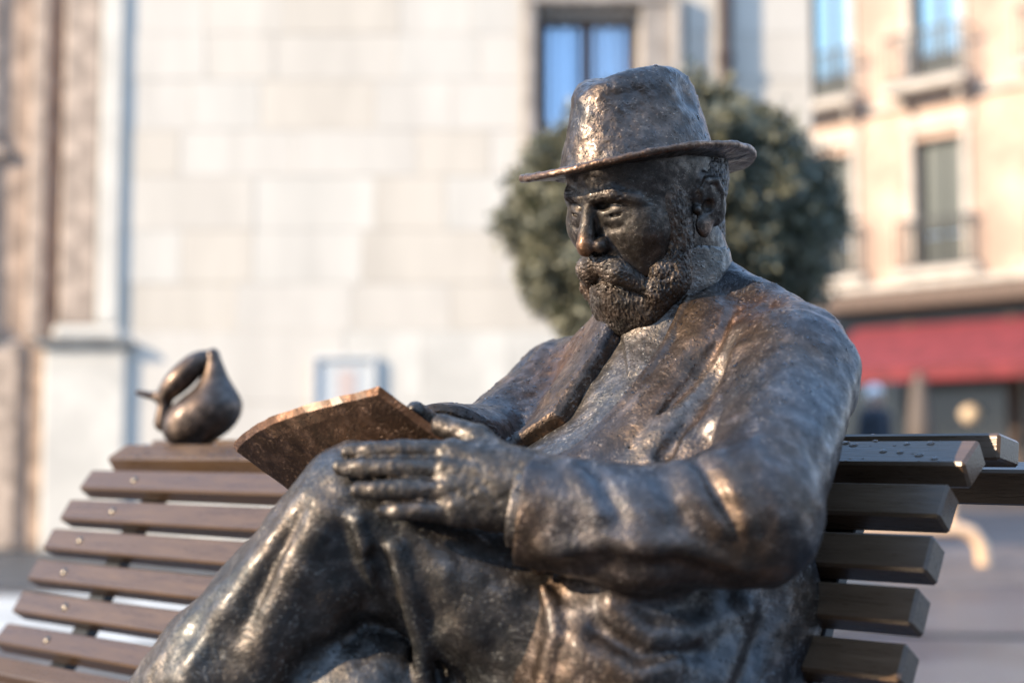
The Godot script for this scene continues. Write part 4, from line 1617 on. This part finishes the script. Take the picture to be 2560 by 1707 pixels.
	part("wall", bevel_box(Vector3(40.0, 7.4, 9.0), 0.05), stained(lin(0.20, 0.17, 0.145), 0.8, 0.008, 96, 5.0, 0.0, 0.9), cb, xf(Vector3(0, 3.7, 0)))
	for fl in 2:
		for k in 9:
			part("window", bevel_box(Vector3(1.1, 2.0, 0.05), 0.01), M.shop_glass, cb, xf(Vector3(-16.0 + k * 4.0, 2.0 + fl * 3.4, -4.51)))

	make_house()
	make_topiary()
	make_onlooker()
	make_hoop()

func make_hoop() -> void:
	var root := thing("barrier_foot", out_there(3.55, 0, 11.3), TURN)
	tag(root, "tan painted low metal barrier with a bent-down end, standing on the paving beyond the bench", "barrier")
	var m := std(lin(0.72, 0.46, 0.27), 0.5)
	part("rail", pipe([Vector3(-1.4, 0.28, 0), Vector3(-0.02, 0.28, 0), Vector3(0.08, 0.25, 0), Vector3(0.15, 0.16, 0), Vector3(0.17, 0.0, 0)], 0.055, 12), m, root)
	part("post", pipe([Vector3(-0.08, 0.28, 0), Vector3(-0.08, 0.75, 0)], 0.035, 10), m, root)
	part("leg", pipe([Vector3(-1.3, 0.28, 0), Vector3(-1.3, 0.0, 0)], 0.04, 10), m, root)

func make_house() -> void:
	# the facade runs off at 46 degrees, nearer to the right
	var p1 := out_there(6.84, 0, 28.6)
	var p2 := out_there(9.36, 0, 26.0)
	var ang := atan2(-(p2 - p1).z, (p2 - p1).x)
	var h := thing("plaster_house", p1, ang)
	tag(h, "ochre plastered house with french windows, iron balconies and a red awning below", "building")
	var plaster := stained(lin(0.56, 0.385, 0.285), 0.8, 0.005, 91, 5.0, 0.2, 0.9)
	var trim := stained(lin(0.55, 0.47, 0.39), 0.85, 0.01, 92, 3.0, 0.1, 0.9)
	var green := stained(lin(0.055, 0.065, 0.055), 0.7, 0.02, 93, 1.0, 0.0, 0.5)
	var woodm := stained(lin(0.14, 0.075, 0.045), 0.6, 0.02, 94, 1.5, 0.0, 0.6)
	var dark := std(lin(0.02, 0.022, 0.025), 0.3)
	# s is metres along the facade from its left pixel edge; windows are real openings
	var W := [0.0, 0.0]
	var xs := [-0.42, 2.02, 4.75]
	var ww := 1.02
	var top := 13.0
	var rows := [[4.42, 6.95], [8.02, 10.7]]
	var left := -1.0
	var right := 9.0
	var edges := [left]
	for x: float in xs:
		edges.append(x - ww * 0.5)
		edges.append(x + ww * 0.5)
	edges.append(right)
	for i in range(0, edges.size(), 2):
		part("wall", bevel_box(Vector3(edges[i + 1] - edges[i], top - 3.75, 0.45), 0.01), plaster, h, xf(Vector3((edges[i] + edges[i + 1]) * 0.5, (top + 3.75) * 0.5, -0.225)))
	for x: float in xs:
		var y0 := 3.75
		for r in rows:
			part("wall", bevel_box(Vector3(ww, r[0] - y0, 0.446), 0.004), plaster, h, xf(Vector3(x, (y0 + r[0]) * 0.5, -0.226)))
			y0 = r[1]
		part("wall", bevel_box(Vector3(ww, top - y0, 0.446), 0.004), plaster, h, xf(Vector3(x, (top + y0) * 0.5, -0.226)))
		for ri in rows.size():
			var r: Array = rows[ri]
			var win := Node3D.new()
			win.name = numbered("window", h)
			h.add_child(win, true)
			win.position = Vector3(x, (r[0] + r[1]) * 0.5, -0.22)
			var hh: float = r[1] - r[0]
			for s: float in [-1.0, 1.0]:
				part("frame", bevel_box(Vector3(0.07, hh, 0.08), 0.006), green, win, xf(Vector3(s * (ww * 0.5 - 0.035), 0, 0)))
				part("frame", bevel_box(Vector3(0.05, hh - 0.1, 0.07), 0.006), green, win, xf(Vector3(s * 0.027, 0, 0.002)))
				part("pane", bevel_box(Vector3(ww * 0.5 - 0.12, hh - 0.75, 0.012), 0.002), M.house_glass if ri == 1 else green, win, xf(Vector3(s * 0.24, 0.3, -0.01)))
				part("panel", bevel_box(Vector3(ww * 0.5 - 0.12, 0.6, 0.03), 0.005), green, win, xf(Vector3(s * 0.24, -hh * 0.5 + 0.35, -0.008)))
			part("frame", bevel_box(Vector3(ww - 0.15, 0.08, 0.075), 0.006), green, win, xf(Vector3(0, hh * 0.5 - 0.04, 0.001)))
			# surround and balcony
			for s: float in [-1.0, 1.0]:
				part("window_trim", bevel_box(Vector3(0.16, hh + 0.16, 0.06), 0.01), trim, h, xf(Vector3(x + s * (ww * 0.5 + 0.082), r[0] + hh * 0.5 + 0.08, 0.028)))
			part("window_trim", bevel_box(Vector3(ww + 0.5, 0.30, 0.08), 0.01), trim, h, xf(Vector3(x, r[1] + 0.31, 0.036)))
			var deep := 0.55 if ri == 1 else 0.25
			part("balcony_slab", bevel_box(Vector3(ww + 0.75, 0.18, deep), 0.02), trim, h, xf(Vector3(x, r[0] - 0.10, deep * 0.5 + 0.002)))
			if ri == 1:
				for s: float in [-1.0, 1.0]:
					part("bracket", bevel_box(Vector3(0.12, 0.26, 0.34), 0.03), trim, h, xf(Vector3(x + s * 0.62, r[0] - 0.32, 0.172)))
			var bal := Node3D.new()
			bal.name = numbered("railing", h)
			h.add_child(bal, true)
			bal.position = Vector3(x, r[0], 0)
			var bw := ww + 0.65
			var z := deep - 0.05
			for y: float in [0.03, 0.92]:
				part("rail", bevel_box(Vector3(bw, 0.06, 0.05), 0.004), M.iron, bal, xf(Vector3(0, y, z)))
				for s: float in [-1.0, 1.0]:
					part("rail", bevel_box(Vector3(0.03, 0.033, deep - 0.07), 0.004), M.iron, bal, xf(Vector3(s * (bw * 0.5 - 0.015), y, deep * 0.5 - 0.035)))
			var n := int(bw / 0.12)
			for k in n + 1:
				part("bar", bevel_box(Vector3(0.03, 0.86, 0.03), 0.003), M.iron, bal, xf(Vector3(-bw * 0.5 + 0.02 + (bw - 0.04) * k / n, 0.475, z)))
	part("string_course", bevel_box(Vector3(right - left, 0.16, 0.10), 0.02), trim, h, xf(Vector3((left + right) * 0.5, 7.72, 0.048)))
	part("string_course", bevel_box(Vector3(right - left, 0.14, 0.30), 0.02), trim, h, xf(Vector3((left + right) * 0.5, 4.10, 0.148)))
	# shop front under a timber fascia
	part("fascia", bevel_box(Vector3(right - left, 0.34, 0.42), 0.03), woodm, h, xf(Vector3((left + right) * 0.5, 3.83, 0.207)))
	part("shop_back", bevel_box(Vector3(right - left, 3.9, 0.1), 0.01), dark, h, xf(Vector3((left + right) * 0.5, 1.96, -0.60)))
	for x: float in [-0.9, 1.3, 3.4, 5.6, 8.9]:
		part("shop_post", bevel_box(Vector3(0.18, 3.4, 0.2), 0.02), woodm, h, xf(Vector3(x, 1.7, -0.12)))
	for x: float in [0.2, 2.35, 4.5, 7.2]:
		part("shop_window", bevel_box(Vector3(1.6, 2.3, 0.03), 0.003), M.shop_glass, h, xf(Vector3(x, 1.75, -0.3)))
	# awning: a sloping sheet of cloth with a valance, on two arms
	var aw := thing("red_awning", p1, ang)
	tag(aw, "red cloth awning stretched out over the shop front of the ochre house", "awning")
	var red := stained(lin(0.21, 0.026, 0.028), 0.75, 0.01, 95, 2.0, 0.05, 0.85)
	var st := SurfaceTool.new()
	st.begin(Mesh.PRIMITIVE_TRIANGLES)
	var a := Vector3(0.15, 3.34, 0.05)
	var b := Vector3(0.15, 2.42, 1.7)
	var wv := Vector3(8.4, 0, 0)
	var th := Vector3(0, 0.02, 0)
	quad(st, a, a + wv, b + wv, b, Vector3(0, 1, 0.5))
	quad(st, a - th, a + wv - th, b + wv - th, b - th, Vector3(0, -1, -0.5))
	quad(st, a, b, b - th, a - th, Vector3.LEFT)
	quad(st, a + wv, b + wv, b + wv - th, a + wv - th, Vector3.RIGHT)
	quad(st, b, b + wv, b + wv - th, b - th, Vector3.BACK)
	part("cloth", st.commit(), red, aw)
	part("valance", bevel_box(Vector3(8.4, 0.26, 0.015), 0.003), red, aw, xf(Vector3(4.35, 2.29, 1.71)))
	part("front_bar", pipe([Vector3(0.15, 2.41, 1.69), Vector3(8.55, 2.41, 1.69)], 0.02, 8), M.iron, aw)
	for x: float in [0.6, 4.4, 8.1]:
		part("arm", pipe([Vector3(x, 2.9, 0.05), Vector3(x + 0.3, 2.6, 0.9), Vector3(x, 2.40, 1.66)], 0.02, 8), M.iron, aw)
	# folded parasol and a globe lamp on the terrace
	var pa := thing("folded_parasol", out_there(7.05, 0, 24.6))
	tag(pa, "folded beige parasol standing in front of the dark shop front", "parasol")
	var cloth := std(lin(0.12, 0.09, 0.07), 0.9)
	part("pole", pipe([Vector3(0, 0, 0), Vector3(0, 2.3, 0)], 0.025, 8), M.iron, pa)
	part("canopy", lathe([Vector2(0.05, 2.25), Vector2(0.13, 2.0), Vector2(0.20, 1.4), Vector2(0.24, 0.75), Vector2(0.1, 0.72)], 12), cloth, pa)
	part("base", lathe([Vector2(0.0, 0.09), Vector2(0.2, 0.08), Vector2(0.27, 0.0)], 16), M.iron, pa)
	var gl := thing("wall_lamp", out_there(8.25, 1.55, 25.6))
	tag(gl, "round cream wall lamp in the dark shop front under the awning", "lamp")
	part("globe", lathe([Vector2(0.0, -0.17), Vector2(0.12, -0.13), Vector2(0.19, 0.0), Vector2(0.12, 0.13), Vector2(0.0, 0.17)], 16), std(lin(0.62, 0.44, 0.27), 0.5), gl)
	part("bracket", pipe([Vector3(0, 0, 0), Vector3(-0.1, 0.1, -0.4), Vector3(0, 0.12, -0.6)], 0.025, 8), M.iron, gl)
	# bracket lantern on the corner
	var ln := thing("bracket_lantern", p1 + Vector3(0, 6.35, 0), ang)
	tag(ln, "dark iron street lantern on a scrolled bracket at the house corner", "street lamp")
	part("bracket", pipe([Vector3(-0.85, 0.0, 0.0), Vector3(-0.8, 0.05, 0.35), Vector3(-0.6, 0.0, 0.75)], 0.03, 8), M.iron, ln)
	part("bracket", pipe([Vector3(-0.85, -0.5, 0.0), Vector3(-0.8, -0.3, 0.25), Vector3(-0.68, -0.04, 0.55)], 0.02, 8), M.iron, ln)
	part("shade", lathe([Vector2(0.0, 0.16), Vector2(0.08, 0.12), Vector2(0.26, -0.02), Vector2(0.22, -0.06), Vector2(0.0, -0.08)], 16), M.iron, ln, xf(Vector3(-0.6, -0.10, 0.75)))

func make_topiary() -> void:
	var root := thing("topiary_tree", out_there(0.70, 0, 6.2))
	tag(root, "round clipped evergreen tree with a dense ball crown behind the statue's head", "tree")
	var bark := stained(lin(0.10, 0.075, 0.055), 0.6, 0.03, 97, 0.6, 0.5, 0.9)
	part("trunk", lathe([Vector2(0.10, 0.0), Vector2(0.075, 0.3), Vector2(0.06, 1.0), Vector2(0.05, 1.7), Vector2(0.0, 1.8)], 12), bark, root)
	part("planter", lathe([Vector2(0.36, 0.0), Vector2(0.42, 0.42), Vector2(0.46, 0.45), Vector2(0.46, 0.5), Vector2(0.40, 0.5), Vector2(0.38, 0.42), Vector2(0.0, 0.42)], 24), std(lin(0.25, 0.22, 0.19), 0.9), root)
	var C := Vector3(0, 1.88, 0)
	for i in 14:
		var d := Vector3(rng.randfn(), rng.randfn(), rng.randfn()).normalized()
		part("limb", pipe([C + Vector3(0, -0.45, 0), C + d * 0.25, C + d * 0.55], 0.016, 6), bark, root)
	# leafy twigs through the outer half of the ball
	var st := SurfaceTool.new()
	st.begin(Mesh.PRIMITIVE_TRIANGLES)
	for i in 9:
		var d := Vector3(rng.randfn(), rng.randfn() + 0.4, rng.randfn()).normalized()
		var o := d * rng.randf_range(0.005, 0.03)
		var u := d.cross(Vector3(rng.randfn(), rng.randfn(), rng.randfn())).normalized()
		var l := rng.randf_range(0.022, 0.034)
		var w := u * l * 0.24
		var nn := d.cross(u).normalized()
		for v: Vector3 in [o, o + d * l * 0.5 + w, o + d * l, o, o + d * l, o + d * l * 0.5 - w]:
			st.set_normal((nn + d * 0.6).normalized())
			st.add_vertex(v)
	var leaf := std(Color.WHITE, 0.5)
	leaf.vertex_color_use_as_albedo = true
	leaf.backlight_enabled = true
	leaf.backlight = Color(0.3, 0.35, 0.15)
	var clump := noise(98, 3.2, 2)
	var holes := noise(99, 5.0, 2)
	var xs: Array[Transform3D] = []
	var cs := []
	while xs.size() < 26000:
		var d := Vector3(rng.randfn(), rng.randfn(), rng.randfn()).normalized()
		var big := 1.0 + 0.24 * clump.get_noise_3dv(d * 1.3)
		var r := big * (0.655 - 0.28 * pow(rng.randf(), 1.6))
		var p := d * r * Vector3(1.02, 0.86, 1.02)
		if holes.get_noise_3dv(p) < -0.10:
			continue
		var s := rng.randf_range(0.9, 1.7)
		var b := Basis(Vector3(rng.randfn(), rng.randfn(), rng.randfn()).normalized(), rng.randf() * TAU)
		var q := Quaternion(Vector3.UP, (d + Vector3(0, 0.4, 0)).normalized())
		xs.append(Transform3D(Basis(q) * Basis(Vector3.UP, rng.randf() * TAU) * b.scaled(Vector3.ONE * s), C + p))
		var t := clampf(0.5 + holes.get_noise_3dv(p * 2.3 + Vector3(9, 0, 0)), 0.0, 1.0)
		cs.append(Color(0.085, 0.085, 0.058).lerp(Color(0.25, 0.225, 0.14), t * 0.8 + rng.randf() * 0.2))
	var mm := MultiMesh.new()
	mm.transform_format = MultiMesh.TRANSFORM_3D
	mm.use_colors = true
	mm.mesh = st.commit()
	mm.instance_count = xs.size()
	for i in xs.size():
		mm.set_instance_transform(i, xs[i])
		mm.set_instance_color(i, cs[i])
	var o := MultiMeshInstance3D.new()
	o.name = "crown"
	o.multimesh = mm
	o.material_override = leaf
	root.add_child(o, true)
	o.set_meta("kind", "stuff")

func make_onlooker() -> void:
	var root := thing("person", out_there(4.34, 0, 17.0), TURN + 0.5)
	tag(root, "white haired person in a dark coat standing before the awning, beyond the statue's shoulder", "person")
	var skin := std(lin(0.42, 0.26, 0.19), 0.6)
	var f := Field.new()
	f.cell = 0.014
	f.egg(Vector3(0, 1.545, 0.01), Vector3(0.078, 0.115, 0.098))
	f.cone(Vector3(0, 1.46, 0), Vector3(0, 1.36, -0.01), 0.055, 0.06, 0.03)
	f.cone(Vector3(0, 1.535, 0.10), Vector3(0, 1.515, 0.125), 0.014, 0.016, 0.015)
	f.cone(Vector3(-0.13, 1.32, 0), Vector3(0.13, 1.32, 0), 0.075, 0.075, 0.04)
	f.cone(Vector3(0, 1.28, 0), Vector3(0, 0.90, 0), 0.125, 0.135, 0.05)
	for s: float in [-1.0, 1.0]:
		f.tube([Vector3(0.18 * s, 1.31, 0), Vector3(0.215 * s, 1.03, -0.02), Vector3(0.20 * s, 0.80, 0.05), Vector3(0.20 * s, 0.70, 0.07)], [0.055, 0.045, 0.036, 0.03], 0.03)
		f.tube([Vector3(0.085 * s, 0.88, 0), Vector3(0.095 * s, 0.47, 0.01), Vector3(0.10 * s, 0.08, -0.01), Vector3(0.105 * s, 0.045, 0.14)], [0.09, 0.062, 0.045, 0.04], 0.03)
		f.ball(Vector3(0.081 * s, 1.535, 0.0), 0.022, 0.01)
	part("body", f.mesh(), skin, root)
	var hr := Field.new()
	hr.cell = 0.014
	hr.egg(Vector3(0, 1.585, -0.012), Vector3(0.092, 0.105, 0.108))
	hr.egg(Vector3(0, 1.50, 0.11), Vector3(0.075, 0.085, 0.10), 0.02, 1)
	part("hair", hr.mesh(), std(lin(0.85, 0.81, 0.77), 0.8), root)
	var co := Field.new()
	co.cell = 0.016
	co.cone(Vector3(-0.13, 1.32, 0), Vector3(0.13, 1.32, 0), 0.092, 0.092, 0.04)
	co.cone(Vector3(0, 1.28, 0), Vector3(0, 0.72, 0), 0.145, 0.18, 0.05)
	for s: float in [-1.0, 1.0]:
		co.tube([Vector3(0.18 * s, 1.31, 0), Vector3(0.22 * s, 1.03, -0.02), Vector3(0.205 * s, 0.80, 0.05)], [0.072, 0.062, 0.052], 0.03)
	part("coat", co.mesh(), std(lin(0.018, 0.022, 0.03), 0.85), root)
	var tr := Field.new()
	tr.cell = 0.016
	for s: float in [-1.0, 1.0]:
		tr.tube([Vector3(0.085 * s, 0.88, 0), Vector3(0.095 * s, 0.47, 0.01), Vector3(0.10 * s, 0.10, -0.01)], [0.1, 0.078, 0.066], 0.03)
	part("trousers", tr.mesh(), std(lin(0.03, 0.032, 0.04), 0.85), root)
